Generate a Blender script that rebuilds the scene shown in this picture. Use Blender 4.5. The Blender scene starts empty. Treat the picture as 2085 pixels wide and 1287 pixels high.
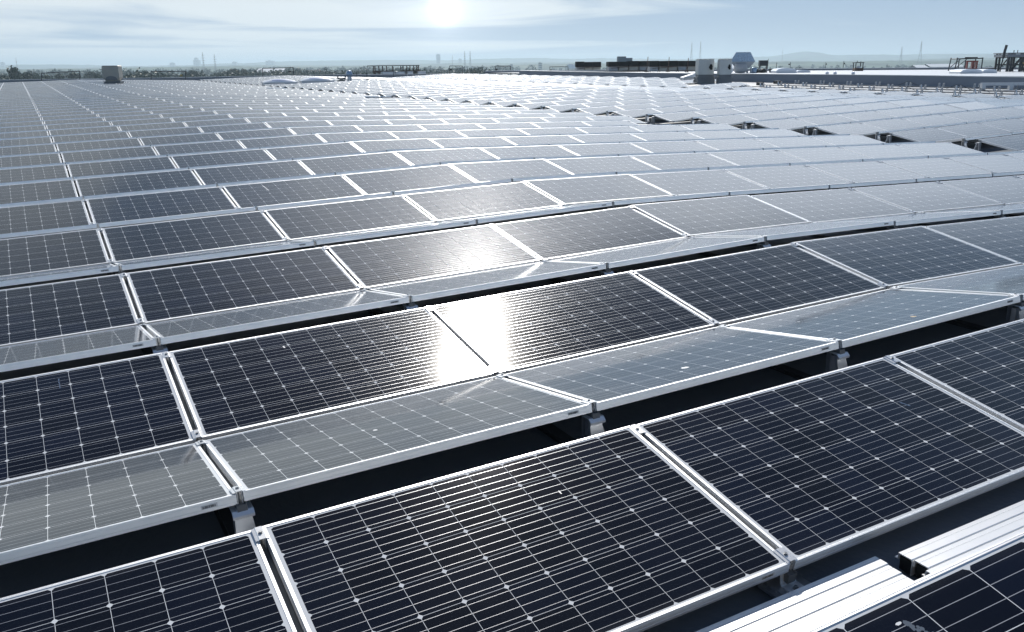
import bpy, bmesh, math, random
from mathutils import Vector, Matrix
random.seed(7)
S = bpy.context.scene
COL = S.collection
R = math.radians

# ------------------------------------------------------------------ camera
# The array was measured in a frame u (along the rows), v (across them), z.
# That frame leans a little against the vertical (the roof falls to its drains).
_Z = Vector((.03, .004, 1)).normalized()
_Y = (Vector((0, 1, 0)) - Vector((0, 1, 0)).dot(_Z) * _Z).normalized()
_X = _Y.cross(_Z)
G3 = Matrix((_X, _Y, _Z))
G4 = G3.to_4x4()
F_PX = 1782.33
CP = Vector((.3677, -1.95507, 1.77807))
pitch, yaw, roll = .29695, .49088, -.034708
fwd = Vector((math.sin(yaw) * math.cos(pitch), math.cos(yaw) * math.cos(pitch), -math.sin(pitch)))
rgt = Vector((math.cos(yaw), -math.sin(yaw), 0))
upv = rgt.cross(fwd)
r2 = math.cos(roll) * rgt + math.sin(roll) * upv
u2 = -math.sin(roll) * rgt + math.cos(roll) * upv
wF, wR, wU, wC = G3 @ fwd, G3 @ r2, G3 @ u2, G3 @ CP
cam = bpy.data.cameras.new('camera')
camo = bpy.data.objects.new('camera', cam)
COL.objects.link(camo)
m = Matrix((wR, wU, -wF)).transposed().to_4x4()
m.translation = wC
camo.matrix_world = m
cam.sensor_width = 36
cam.lens = F_PX / 2085 * 36
cam.clip_start = .05
cam.clip_end = 40000
S.camera = camo


def proj(p):                       # world point -> pixel of the 2085 px wide frame
    d = p - wC
    z = d.dot(wF)
    return (1042.5 + F_PX * d.dot(wR) / z, 643.5 - F_PX * d.dot(wU) / z, z)


def at(px, py, depth):             # world point seen at a pixel, at a real depth
    return wC + depth * (wF + (px - 1042.5) / F_PX * wR - (py - 643.5) / F_PX * wU)


# ------------------------------------------------------------------ sky and sun
SUN_EL, SUN_AZ = R(37.8), R(29.4)          # azimuth from +Y towards +X
w = bpy.data.worlds.new('World')
S.world = w
w.use_nodes = True
nt = w.node_tree
nt.nodes.clear()


def N(nt, t, **k):
    n = nt.nodes.new(t)
    for a, b in k.items():
        setattr(n, a, b)
    return n


def L(nt, a, b):
    nt.links.new(a, b)


def val(nt, v):
    n = N(nt, 'ShaderNodeValue')
    n.outputs[0].default_value = v
    return n.outputs[0]


def mth(nt, op, a, b=None, c=None, clamp=False):
    n = N(nt, 'ShaderNodeMath', operation=op)
    n.use_clamp = clamp
    for i, x in enumerate((a, b, c)):
        if x is None:
            continue
        if isinstance(x, (int, float)):
            n.inputs[i].default_value = x
        else:
            L(nt, x, n.inputs[i])
    return n.outputs[0]


def ramp(nt, fac, stops, interp='LINEAR'):
    n = N(nt, 'ShaderNodeValToRGB')
    n.color_ramp.interpolation = interp
    e = n.color_ramp.elements
    while len(e) > 1:
        e.remove(e[-1])
    e[0].position, e[0].color = stops[0][0], (*stops[0][1], 1)
    for p_, c_ in stops[1:]:
        x = e.new(p_)
        x.color = (*c_, 1)
    L(nt, fac, n.inputs[0])
    return n.outputs[0]


def mixc(nt, fac, a, b, blend='MIX'):
    n = N(nt, 'ShaderNodeMix', data_type='RGBA', blend_type=blend)
    for i, x in ((0, fac), (6, a), (7, b)):
        if isinstance(x, (int, float)):
            n.inputs[i].default_value = x
        elif isinstance(x, tuple):
            n.inputs[i].default_value = (*x, 1)
        else:
            L(nt, x, n.inputs[i])
    return n.outputs[2]


sky = N(nt, 'ShaderNodeTexSky', sky_type='NISHITA')
sky.sun_disc = False
sky.sun_elevation = SUN_EL
sky.sun_rotation = SUN_AZ
sky.air_density = 1.0
sky.dust_density = 1.2
sky.ozone_density = 1.2
skyc = mixc(nt, 1.0, sky.outputs[0], (.088, .088, .088), 'MULTIPLY')
tc = N(nt, 'ShaderNodeTexCoord')
sep = N(nt, 'ShaderNodeSeparateXYZ')
L(nt, tc.outputs['Generated'], sep.inputs[0])
# thin cloud layer: stretch the direction onto a high flat sheet
zc = mth(nt, 'MAXIMUM', mth(nt, 'ADD', sep.outputs[2], .16), .05)
cx_ = mth(nt, 'MULTIPLY', mth(nt, 'ARCTAN2', sep.outputs[0], sep.outputs[1]), 5.0)
cy_ = mth(nt, 'DIVIDE', 1.0, zc)
cmb = N(nt, 'ShaderNodeCombineXYZ')
L(nt, cx_, cmb.inputs[0]); L(nt, cy_, cmb.inputs[1])
mp = N(nt, 'ShaderNodeMapping')
mp.inputs['Rotation'].default_value = (0, 0, R(24))
mp.inputs['Scale'].default_value = (.6, 1.9, 1)
mp.inputs['Location'].default_value = (3.1, 1.7, 0)
L(nt, cmb.outputs[0], mp.inputs[0])
n1 = N(nt, 'ShaderNodeTexNoise')
n1.inputs['Scale'].default_value = .8
n1.inputs['Detail'].default_value = 8
n1.inputs['Roughness'].default_value = .52
n1.inputs['Distortion'].default_value = 1.1
L(nt, mp.outputs[0], n1.inputs['Vector'])
# more veil towards the west of the view (left), clearer to the right
vd = N(nt, 'ShaderNodeVectorMath', operation='DOT_PRODUCT')
L(nt, tc.outputs['Generated'], vd.inputs[0])
vd.inputs[1].default_value = (math.sin(R(-12)), math.cos(R(-12)), 0)
veil = mth(nt, 'MULTIPLY_ADD', vd.outputs['Value'], .62, -.46)
cm = mth(nt, 'ADD', n1.outputs['Fac'], veil)
cmask = N(nt, 'ShaderNodeMapRange', interpolation_type='SMOOTHSTEP')
cmask.inputs['From Min'].default_value = .37
cmask.inputs['From Max'].default_value = .66
L(nt, cm, cmask.inputs[0])
# pale band of mist on the horizon
hz_ = mth(nt, 'POWER', mth(nt, 'SUBTRACT', 1, mth(nt, 'ABSOLUTE', sep.outputs[2]), clamp=True), 60)
cfac = mth(nt, 'MAXIMUM', cmask.outputs[0], mth(nt, 'MULTIPLY', hz_, .55), clamp=True)
elv = mth(nt, 'ARCSINE', sep.outputs[2])
grad = ramp(nt, mth(nt, 'DIVIDE', elv, R(90), clamp=True), [(0, (.40, .56, .74)), (.03, (.36, .51, .71)), (.07, (.33, .49, .71)), (.25, (.28, .42, .62)), (.33, (.20, .30, .46)), (.42, (.07, .12, .24)), (1, (.035, .07, .16))])
base = mixc(nt, .93, skyc, grad)
lowcl = N(nt, 'ShaderNodeMapRange', interpolation_type='SMOOTHSTEP')
lowcl.inputs[1].default_value, lowcl.inputs[2].default_value = R(36), R(24)
L(nt, elv, lowcl.inputs[0])
cfac = mth(nt, 'MULTIPLY', cfac, lowcl.outputs[0])
thin = N(nt, 'ShaderNodeMapRange', interpolation_type='SMOOTHSTEP')
thin.inputs[1].default_value, thin.inputs[2].default_value = R(5), R(9)
thin.inputs[3].default_value, thin.inputs[4].default_value = 1, .75
L(nt, elv, thin.inputs[0])
cfac = mth(nt, 'MULTIPLY', cfac, thin.outputs[0])
skymix = mixc(nt, cfac, base, (.84, .91, .95))
# the veiled bright spot low in the clouds
gd = N(nt, 'ShaderNodeVectorMath', operation='DOT_PRODUCT')
L(nt, tc.outputs['Generated'], gd.inputs[0])
sdir = (at(905, 22, 1) - wC).normalized()
gd.inputs[1].default_value = sdir
ang = mth(nt, 'ARCCOSINE', mth(nt, 'MINIMUM', gd.outputs['Value'], 1.0))
g1 = mth(nt, 'EXPONENT', mth(nt, 'MULTIPLY', mth(nt, 'POWER', mth(nt, 'DIVIDE', ang, .013), 2.0), -1))
g2 = mth(nt, 'EXPONENT', mth(nt, 'MULTIPLY', mth(nt, 'DIVIDE', ang, .045), -1))
glow = mth(nt, 'ADD', mth(nt, 'MULTIPLY', g1, .75), mth(nt, 'MULTIPLY', g2, .42))
gl = mixc(nt, 1.0, (1, .98, .94), glow, 'MULTIPLY')
fin0 = mixc(nt, 1.0, skymix, gl, 'ADD')
# bright hazy air under the real sun, above the picture, seen only in reflections
azm = mth(nt, 'ARCTAN2', sep.outputs[0], sep.outputs[1])
def sstep(x, a, c):
    n = N(nt, 'ShaderNodeMapRange', interpolation_type='SMOOTHSTEP')
    n.inputs[1].default_value, n.inputs[2].default_value = R(a), R(c)
    L(nt, x, n.inputs[0])
    return n.outputs[0]


ga = mth(nt, 'MULTIPLY', sstep(azm, 4, 30), sstep(azm, 92, 46))
el = mth(nt, 'ARCSINE', sep.outputs[2])
e1_ = N(nt, 'ShaderNodeMapRange', interpolation_type='SMOOTHSTEP')
e1_.inputs[1].default_value, e1_.inputs[2].default_value = R(5), R(16)
L(nt, el, e1_.inputs[0])
e2_ = N(nt, 'ShaderNodeMapRange', interpolation_type='SMOOTHSTEP')
e2_.inputs[1].default_value, e2_.inputs[2].default_value = R(38), R(30.5)
azx = mth(nt, 'MAXIMUM', mth(nt, 'SUBTRACT', azm, R(30)), 0)
L(nt, mth(nt, 'MULTIPLY_ADD', azx, .56, el), e2_.inputs[0])
au = mth(nt, 'MULTIPLY', mth(nt, 'MULTIPLY', ga, e1_.outputs[0]), e2_.outputs[0])
fin = mixc(nt, 1.0, fin0, mixc(nt, 1.0, (.93, .96, 1.0), mth(nt, 'MULTIPLY', au, 1.4), 'MULTIPLY'), 'ADD')
bg = N(nt, 'ShaderNodeBackground')
L(nt, fin, bg.inputs[0])
bg.inputs[1].default_value = 1.0
wo = N(nt, 'ShaderNodeOutputWorld')
L(nt, bg.outputs[0], wo.inputs[0])

sl = bpy.data.lights.new('sun', 'SUN')
sl.energy = 4.8
sl.angle = R(.53)
sl.color = (1, .955, .89)
so = bpy.data.objects.new('sun', sl)
COL.objects.link(so)
sv = Vector((math.sin(SUN_AZ) * math.cos(SUN_EL), math.cos(SUN_AZ) * math.cos(SUN_EL), math.sin(SUN_EL)))
so.rotation_euler = sv.to_track_quat('Z', 'Y').to_euler()
so.location = sv * 50

S.view_settings.view_transform = 'Standard'
S.view_settings.look = 'None'
S.view_settings.exposure = -.06
S.view_settings.gamma = 1
S.cycles.max_bounces = 8
S.cycles.volume_bounces = 0


# ------------------------------------------------------------------ materials
def mat(name, col, rough=.5, metal=0., spec=.5, noise=None, bump=None):
    """noise=(scale, amount, colour2); bump=(scale, strength)"""
    m = bpy.data.materials.new(name)
    m.use_nodes = True
    t = m.node_tree
    b = t.nodes['Principled BSDF']
    b.inputs['Base Color'].default_value = (*col, 1)
    b.inputs['Roughness'].default_value = rough
    b.inputs['Metallic'].default_value = metal
    b.inputs['Specular IOR Level'].default_value = spec
    g = N(t, 'ShaderNodeNewGeometry')
    if noise:
        n = N(t, 'ShaderNodeTexNoise')
        n.inputs['Scale'].default_value = noise[0]
        n.inputs['Detail'].default_value = 6
        n.inputs['Roughness'].default_value = .6
        L(t, g.outputs['Position'], n.inputs['Vector'])
        f = N(t, 'ShaderNodeMapRange')
        f.inputs[1].default_value = .35
        f.inputs[2].default_value = .68
        f.inputs[4].default_value = noise[1]
        L(t, n.outputs['Fac'], f.inputs[0])
        L(t, mixc(t, f.outputs[0], col, noise[2]), b.inputs['Base Color'])
        rr = mth(t, 'MULTIPLY_ADD', f.outputs[0], .15, rough - .05)
        L(t, rr, b.inputs['Roughness'])
    if bump:
        n = N(t, 'ShaderNodeTexNoise')
        n.inputs['Scale'].default_value = bump[0]
        n.inputs['Detail'].default_value = 4
        L(t, g.outputs['Position'], n.inputs['Vector'])
        bp = N(t, 'ShaderNodeBump')
        bp.inputs['Strength'].default_value = bump[1]
        bp.inputs['Distance'].default_value = .02
        L(t, n.outputs['Fac'], bp.inputs['Height'])
        L(t, bp.outputs[0], b.inputs['Normal'])
    return m


PC = .1585
PL, PW = 1.636, .990               # module size


def make_glass():
    m = bpy.data.materials.new('solar_glass')
    m.use_nodes = True
    t = m.node_tree
    b = t.nodes['Principled BSDF']
    uv = N(t, 'ShaderNodeUVMap')
    sp = N(t, 'ShaderNodeSeparateXYZ')
    L(t, uv.outputs[0], sp.inputs[0])
    x, y = sp.outputs[0], sp.outputs[1]          # cell units, origin at module centre
    fx = mth(t, 'FRACT', mth(t, 'ADD', x, 20))
    fy = mth(t, 'FRACT', mth(t, 'ADD', y, 20))
    dx = mth(t, 'MINIMUM', fx, mth(t, 'SUBTRACT', 1, fx))
    dy = mth(t, 'MINIMUM', fy, mth(t, 'SUBTRACT', 1, fy))
    gap = mth(t, 'LESS_THAN', mth(t, 'MINIMUM', dx, dy), .0058)
    cham = mth(t, 'LESS_THAN', mth(t, 'ADD', dx, dy), .072)
    ox = mth(t, 'GREATER_THAN', mth(t, 'ABSOLUTE', x), 4.992)
    oy = mth(t, 'GREATER_THAN', mth(t, 'ABSOLUTE', y), 2.992)
    out = mth(t, 'MAXIMUM', ox, oy)
    back = mth(t, 'MAXIMUM', mth(t, 'MAXIMUM', gap, cham), out)
    fb = mth(t, 'FRACT', mth(t, 'MULTIPLY', fy, 4))
    bb = mth(t, 'LESS_THAN', mth(t, 'ABSOLUTE', mth(t, 'SUBTRACT', fb, .5)), .019)
    bb = mth(t, 'MULTIPLY', bb, mth(t, 'GREATER_THAN', dx, .012))
    bb = mth(t, 'MULTIPLY', bb, mth(t, 'SUBTRACT', 1, out))
    # a slightly different tone for each cell and each module
    oi = N(t, 'ShaderNodeObjectInfo')
    cc = N(t, 'ShaderNodeCombineXYZ')
    L(t, mth(t, 'FLOOR', mth(t, 'ADD', x, 20)), cc.inputs[0])
    L(t, mth(t, 'FLOOR', mth(t, 'ADD', y, 20)), cc.inputs[1])
    L(t, mth(t, 'MULTIPLY', oi.outputs['Random'], 37.0), cc.inputs[2])
    wn = N(t, 'ShaderNodeTexWhiteNoise')
    L(t, cc.outputs[0], wn.inputs[0])
    cell = mixc(t, mth(t, 'MULTIPLY', wn.outputs['Value'], mth(t, 'MULTIPLY_ADD', oi.outputs['Random'], .8, .35)), (.0022, .0028, .0055), (.0048, .0072, .0165))
    geo = N(t, 'ShaderNodeNewGeometry')
    sn = N(t, 'ShaderNodeTexNoise')
    sn.inputs['Scale'].default_value = 260
    sn.inputs['Detail'].default_value = 2
    L(t, geo.outputs['Position'], sn.inputs['Vector'])
    cell = mixc(t, mth(t, 'MULTIPLY', mth(t, 'POWER', sn.outputs['Fac'], 4), .12), cell, (.10, .12, .16))
    c = mixc(t, bb, cell, (.56, .57, .59))
    c = mixc(t, back, c, (.70, .72, .74))
    # dust film: fine film everywhere, denser specks and smears here and there
    d1 = N(t, 'ShaderNodeTexNoise')
    d1.inputs['Scale'].default_value = 2.2
    d1.inputs['Detail'].default_value = 8
    d1.inputs['Roughness'].default_value = .65
    L(t, geo.outputs['Position'], d1.inputs['Vector'])
    df = N(t, 'ShaderNodeMapRange')
    df.inputs[1].default_value = .42
    df.inputs[2].default_value = .8
    df.inputs[3].default_value = .0
    df.inputs[4].default_value = .012
    L(t, d1.outputs['Fac'], df.inputs[0])
    d2 = N(t, 'ShaderNodeTexNoise')
    d2.inputs['Scale'].default_value = 34
    d2.inputs['Detail'].default_value = 6
    d2.inputs['Roughness'].default_value = .7
    L(t, geo.outputs['Position'], d2.inputs['Vector'])
    ds = N(t, 'ShaderNodeMapRange')
    ds.inputs[1].default_value = .74
    ds.inputs[2].default_value = .80
    ds.inputs[4].default_value = .14
    L(t, d2.outputs['Fac'], ds.inputs[0])
    ed = N(t, 'ShaderNodeMapRange', interpolation_type='SMOOTHSTEP')
    ed.inputs[1].default_value, ed.inputs[2].default_value = 2.78, 3.02
    L(t, mth(t, 'ABSOLUTE', y), ed.inputs[0])
    edge = mth(t, 'MULTIPLY', mth(t, 'MULTIPLY', ed.outputs[0], d1.outputs['Fac']), .045)
    dust = mth(t, 'ADD', mth(t, 'ADD', df.outputs[0], ds.outputs[0]), edge)
    c = mixc(t, dust, c, (.50, .50, .47))
    L(t, c, b.inputs['Base Color'])
    L(t, mth(t, 'MULTIPLY', bb, .45), b.inputs['Metallic'])
    L(t, mth(t, 'MULTIPLY_ADD', bb, -.14, .40), b.inputs['Roughness'])
    b.inputs['Specular IOR Level'].default_value = 0
    b.inputs['Coat Weight'].default_value = 1
    b.inputs['Sheen Weight'].default_value = .38
    b.inputs['Sheen Roughness'].default_value = .17
    b.inputs['Sheen Tint'].default_value = (.86, .92, 1, 1)
    b.inputs['Coat IOR'].default_value = 1.43
    # textured solar glass: blurs the sun's reflection
    L(t, mth(t, 'MULTIPLY_ADD', d1.outputs['Fac'], .035, GLASS_R), b.inputs['Coat Roughness'])
    wv = N(t, 'ShaderNodeTexNoise')
    wv.inputs['Scale'].default_value = 5
    wv.inputs['Detail'].default_value = 1
    L(t, geo.outputs['Position'], wv.inputs['Vector'])
    bp = N(t, 'ShaderNodeBump')
    bp.inputs['Strength'].default_value = .02
    bp.inputs['Distance'].default_value = .02
    L(t, wv.outputs['Fac'], bp.inputs['Height'])
    L(t, bp.outputs[0], b.inputs['Coat Normal'])
    return m


GLASS_R = .062
M = {}
M['glass'] = make_glass()
M['frame'] = mat('anodised_frame', (.86, .875, .89), .48, .92, .5, noise=(9, .25, (.70, .72, .74)))
M['clamp'] = mat('clamp_aluminium', (.84, .85, .86), .30, .55, .5, noise=(30, .3, (.62, .63, .64)))
M['bracket'] = mat('galvanised_bracket', (.55, .57, .60), .38, .75, .5, noise=(14, .5, (.38, .40, .43)))
M['rbase'] = mat('dark_shaded_rail', (.075, .08, .085), .7, .2)  # dark rail, toned down further so its colour carries shade below the joints
M['rail'] = mat('mill_aluminium', (.85, .855, .86), .42, .55, .5, noise=(22, .25, (.70, .70, .71)))
M['bolt'] = mat('steel_bolt', (.32, .33, .34), .35, .9)
M['under'] = mat('shaded_backsheet', (.10, .105, .11), .6)  # underside painted dark to hold the shade it lies in
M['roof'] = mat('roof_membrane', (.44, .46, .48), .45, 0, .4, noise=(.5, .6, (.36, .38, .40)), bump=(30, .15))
M['roofshade'] = mat('shaded_membrane', (.17, .195, .23), .5, 0, .4, noise=(2.5, .7, (.21, .235, .27)), bump=(40, .2))  # roof membrane darkened; the shade under the modules is put into its colour
M['parapet'] = mat('parapet_cladding', (.20, .22, .25), .5, .3, .5, noise=(.4, .5, (.16, .18, .20)))
M['coping'] = mat('parapet_coping', (.62, .64, .66), .35, .5, .5, noise=(.6, .4, (.5, .52, .54)))
M['wallgrey'] = mat('upstand_wall', (.20, .23, .28), .55, .1, .5, noise=(.35, .6, (.15, .175, .21)))
M['unit'] = mat('unit_sheet_metal', (.46, .42, .35), .5, .15, .5, noise=(1.5, .6, (.36, .36, .33)))
M['unitd'] = mat('unit_plinth', (.17, .18, .19), .5, .3, .5, noise=(1.5, .6, (.12, .13, .14)))
M['black'] = mat('black_louvre', (.004, .004, .005), .75, 0, .2)
M['dsteel'] = mat('dark_steel', (.05, .055, .06), .5, .5)
M['brown'] = mat('rusty_steel', (.09, .05, .035), .7, .2)
M['red'] = mat('red_painted_steel', (.22, .025, .02), .45)
M['yellow'] = mat('yellow_paint', (.30, .22, .05), .5)
M['duct'] = mat('duct_blue_sheet', (.30, .40, .52), .3, .55, .5, noise=(1.2, .5, (.22, .31, .42)))
M['insul'] = mat('duct_insulation', (.40, .41, .42), .55, .2, .5, noise=(4, .6, (.30, .31, .32)))
M['white'] = mat('white_sheet', (.78, .79, .80), .4, 0, .5, noise=(.8, .4, (.68, .70, .72)))
M['dome'] = mat('acrylic_dome', (.82, .85, .90), .18, 0, .6)
M['domeb'] = mat('dome_reflection', (.20, .26, .50), .25, 0, .6)  # blue reflection painted onto the rooflight domes
M['cable'] = mat('black_cable', (.01, .01, .01), .6)
M['conc'] = mat('concrete', (.45, .45, .43), .8, 0, .3, noise=(.1, .5, (.38, .38, .37)))
M['timber'] = mat('timber_board', (.50, .40, .26), .7, 0, .3, noise=(8, .6, (.38, .29, .18)))
M['lattice'] = mat('pylon_steel', (.25, .27, .28), .6, .4)
M['leaf'] = mat('tree_leaves', (.022, .045, .024), .6, 0, .2, noise=(.25, .8, (.045, .08, .04)))
M['wood'] = mat('tree_bark', (.08, .06, .045), .9)
M['house'] = mat('house_render', (.55, .52, .47), .8)
M['tile'] = mat('roof_tile', (.24, .11, .075), .8)
M['winglass'] = mat('window_glass', (.03, .04, .05), .1)


# ------------------------------------------------------------------ mesh helpers
class MB:
    def __init__(s):
        s.v, s.f, s.m, s.uv = [], [], [], {}

    def quad(s, a, b, c, d, mi=0, uv=None):
        n = len(s.v)
        s.v += [Vector(a), Vector(b), Vector(c), Vector(d)]
        if uv:
            s.uv[len(s.f)] = uv
        s.f.append((n, n + 1, n + 2, n + 3))
        s.m.append(mi)

    def poly(s, pts, mi=0):
        n = len(s.v)
        s.v += [Vector(p) for p in pts]
        s.f.append(tuple(range(n, n + len(pts))))
        s.m.append(mi)

    def box(s, x0, x1, y0, y1, z0, z1, mi=0, mx=None):
        P = [Vector((x, y, z)) for z in (z0, z1) for y in (y0, y1) for x in (x0, x1)]
        if mx is not None:
            P = [mx @ p for p in P]
        n = len(s.v)
        s.v += P
        for q in ((0, 2, 3, 1), (4, 5, 7, 6), (0, 1, 5, 4), (2, 6, 7, 3), (0, 4, 6, 2), (1, 3, 7, 5)):
            s.f.append(tuple(n + i for i in q))
            s.m.append(mi)

    def prism(s, prof, axis_pts, mi=0, closed=True):
        """sweep a profile (list of offsets given as functions) is overkill: prof = list of points at start,
        axis_pts = displacement vector"""
        a = [Vector(p) for p in prof]
        b = [p + Vector(axis_pts) for p in a]
        k = len(a)
        n = len(s.v)
        s.v += a + b
        rng = range(k) if closed else range(k - 1)
        for i in rng:
            j = (i + 1) % k
            s.f.append((n + i, n + j, n + k + j, n + k + i))
            s.m.append(mi)
        if closed:
            s.f.append(tuple(n + i for i in reversed(range(k))))
            s.m.append(mi)
            s.f.append(tuple(n + k + i for i in range(k)))
            s.m.append(mi)

    def tube(s, p0, p1, r, seg=6, mi=0, r1=None):
        p0, p1 = Vector(p0), Vector(p1)
        d = (p1 - p0).normalized()
        a = d.orthogonal().normalized()
        b = d.cross(a)
        r1 = r if r1 is None else r1
        n = len(s.v)
        for p, rr in ((p0, r), (p1, r1)):
            for i in range(seg):
                t = 2 * math.pi * i / seg
                s.v.append(p + rr * (math.cos(t) * a + math.sin(t) * b))
        for i in range(seg):
            j = (i + 1) % seg
            s.f.append((n + i, n + j, n + seg + j, n + seg + i))
            s.m.append(mi)
        s.f.append(tuple(n + i for i in reversed(range(seg)))); s.m.append(mi)
        s.f.append(tuple(n + seg + i for i in range(seg))); s.m.append(mi)

    def lathe(s, prof, seg=20, mi=0, c=(0, 0, 0), sx=1, sy=1):
        n = len(s.v)
        for r_, z_ in prof:
            for i in range(seg):
                t = 2 * math.pi * i / seg
                s.v.append(Vector((c[0] + sx * r_ * math.cos(t), c[1] + sy * r_ * math.sin(t), c[2] + z_)))
        for k in range(len(prof) - 1):
            for i in range(seg):
                j = (i + 1) % seg
                s.f.append((n + k * seg + i, n + k * seg + j, n + (k + 1) * seg + j, n + (k + 1) * seg + i))
                s.m.append(mi)

    def mesh(s, name, mats, smooth=False, uvs=False):
        me = bpy.data.meshes.new(name)
        me.from_pydata([tuple(p) for p in s.v], [], s.f)
        for mm in mats:
            me.materials.append(mm)
        if len(mats) > 1:
            me.polygons.foreach_set('material_index', s.m)
        if uvs:
            ul = me.uv_layers.new(name='UVMap')
            for pi, u in s.uv.items():
                p = me.polygons[pi]
                for li, q in zip(p.loop_indices, u):
                    ul.data[li].uv = q
        if smooth:
            for p in me.polygons:
                p.use_smooth = True
        me.update()
        return me

    def build(s, name, mats, parent=None, loc=None, smooth=False, uvs=False):
        if not isinstance(mats, (list, tuple)):
            mats = [mats]
        return put(name, s.mesh(name, mats, smooth, uvs), parent, loc)


def put(name, me, parent=None, loc=None):
    o = bpy.data.objects.new(name, me)
    COL.objects.link(o)
    if parent is not None:
        o.parent = parent
    if loc is not None:
        o.location = loc
    return o


def tag(o, label=None, cat=None, group=None, kind=None):
    for k, v_ in (('label', label), ('category', cat), ('group', group), ('kind', kind)):
        if v_:
            o[k] = v_
    return o


def empty(name, loc=(0, 0, 0), rz=0):
    o = bpy.data.objects.new(name, None)
    o.empty_display_size = .1
    COL.objects.link(o)
    o.location = loc
    o.rotation_euler = (0, 0, rz)
    return o


# ------------------------------------------------------------------ roof shape and layout
TH, GR, GV, PU = .16917, .30599, .03888, 1.66338
PER = 2 * PW * math.cos(TH) + GR + GV
KN = [(-30, .07), (6.2, -.035), (17.9, -.630), (28.2, -.614), (39.9, -1.345), (50.0, -1.20), (120, 1.0)]


def fld(u):
    for (a, x), (b, y) in zip(KN, KN[1:]):
        if u <= b:
            return x + (y - x) * (u - a) / (b - a)
    return KN[-1][1]


OFF = .0286
def ug(i):                        # u of gap i (left of module i) in the left field
    return (i - .5) * PU + OFF
U2 = ug(11) + .995                # left end of the second field
U3 = 40.62                        # left end of the third field
RZ = -.135                        # roof below the low edges
HZ = PW * math.sin(TH)


def W(u, v, z):
    return G3 @ Vector((u, v, z))


def frame_at(u, v, z, tilt=0, slope=None, du=PL / 2):
    s_ = (fld(u + du) - fld(u - du)) / (2 * du) if slope is None else slope
    a = math.atan(s_)
    M1 = Matrix.Translation((u, v, z)) @ Matrix.Rotation(-a, 4, 'Y') @ Matrix.Rotation(tilt, 4, 'X')
    return G4 @ M1


def present(fieldn, j, t, i):
    if fieldn == 1:
        if (j, i) == (8, 10):
            return False
        if t == 'A' and (j, i) in ((18, 10), (27, 10)):
            return False
        if j == 36 and 2 <= i <= 5:
            return False
        if j == 37 and 4 <= i <= 5:
            return False
        if i == 5 and 38 <= j <= 40:
            return False
        return -4 <= i <= 10 and 0 <= j <= 44
    if fieldn == 2:
        if j in (32, 33) and 1 <= i <= 5:
            return False
        return 0 <= i <= 12 and 2 <= j <= 45
    if fieldn == 3:
        if i == 0:
            return 8 <= j <= 44
        if i <= 2:
            return 20 <= j <= 44 and not (i >= 2 and j in (21, 22)) and not (i == 1 and j == 21)
        if i <= 4:
            return 23 <= j <= 44
        return False


panels = []                       # (field, j, type, i, u, v, z)
for fn, irange, u0 in ((1, range(-4, 11), None), (2, range(0, 13), U2), (3, range(0, 5), U3)):
    for j in range(0, 46):
        for i in irange:
            uc = ug(i) + PU / 2 if fn == 1 else u0 + (i + .5) * PU
            for t in 'AB':
                if present(fn, j, t, i):
                    vc = j * PER + (PW * math.cos(TH) / 2 if t == 'A' else PW * math.cos(TH) * 1.5 + GR)
                    panels.append((fn, j, t, i, uc, vc))


def corners(mx):
    return [mx @ Vector((sx * PL / 2, sy * PW / 2, 0)) for sx, sy in ((-1, -1), (1, -1), (1, 1), (-1, 1))]


def clip_area(pp):
    """area of the polygon inside the picture (pixels of the 2085 px frame)"""
    poly = [(x, y) for x, y, _ in pp]
    for ax, lim, sg in ((0, 0, 1), (0, 2085, -1), (1, 0, 1), (1, 1287, -1)):
        out = []
        for k in range(len(poly)):
            a, b = poly[k], poly[(k + 1) % len(poly)]
            ia, ib = sg * (a[ax] - lim) >= 0, sg * (b[ax] - lim) >= 0
            if ia:
                out.append(a)
            if ia != ib:
                t = (lim - a[ax]) / (b[ax] - a[ax])
                out.append((a[0] + t * (b[0] - a[0]), a[1] + t * (b[1] - a[1])))
        poly = out
        if len(poly) < 3:
            return 0
    return sum(poly[k][0] * poly[(k + 1) % len(poly)][1] - poly[(k + 1) % len(poly)][0] * poly[k][1]
               for k in range(len(poly))) / 2


info = []
jit = random.Random(21)
for P in panels:
    fn, j, t, i, uc, vc = P
    mx = frame_at(uc, vc, fld(uc) + HZ / 2, TH if t == 'A' else -TH)
    mx = mx @ Matrix.Translation((0, 0, jit.gauss(0, .0012))) @ Matrix.Rotation(jit.gauss(0, .0016), 4, 'X') @ Matrix.Rotation(jit.gauss(0, .0013), 4, 'Y')
    pp = [proj(c) for c in corners(mx)]
    ar = -clip_area(pp) if min(q[2] for q in pp) > .2 else 0
    info.append((ar, P, mx, pp))
vis = [x for x in info if x[0] > 12]
vis.sort(key=lambda x: -x[0])
# one rigid sheet of every module larger than a few pixels gets to be a thing, at most 300
near = vis[:299]
nearset = {id(x[1]) for x in near}
rest = [x for x in info if id(x[1]) not in nearset and
        min(q[2] for q in x[3]) > .3 and max(q[0] for q in x[3]) > -400 and min(q[0] for q in x[3]) < 2500]

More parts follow.
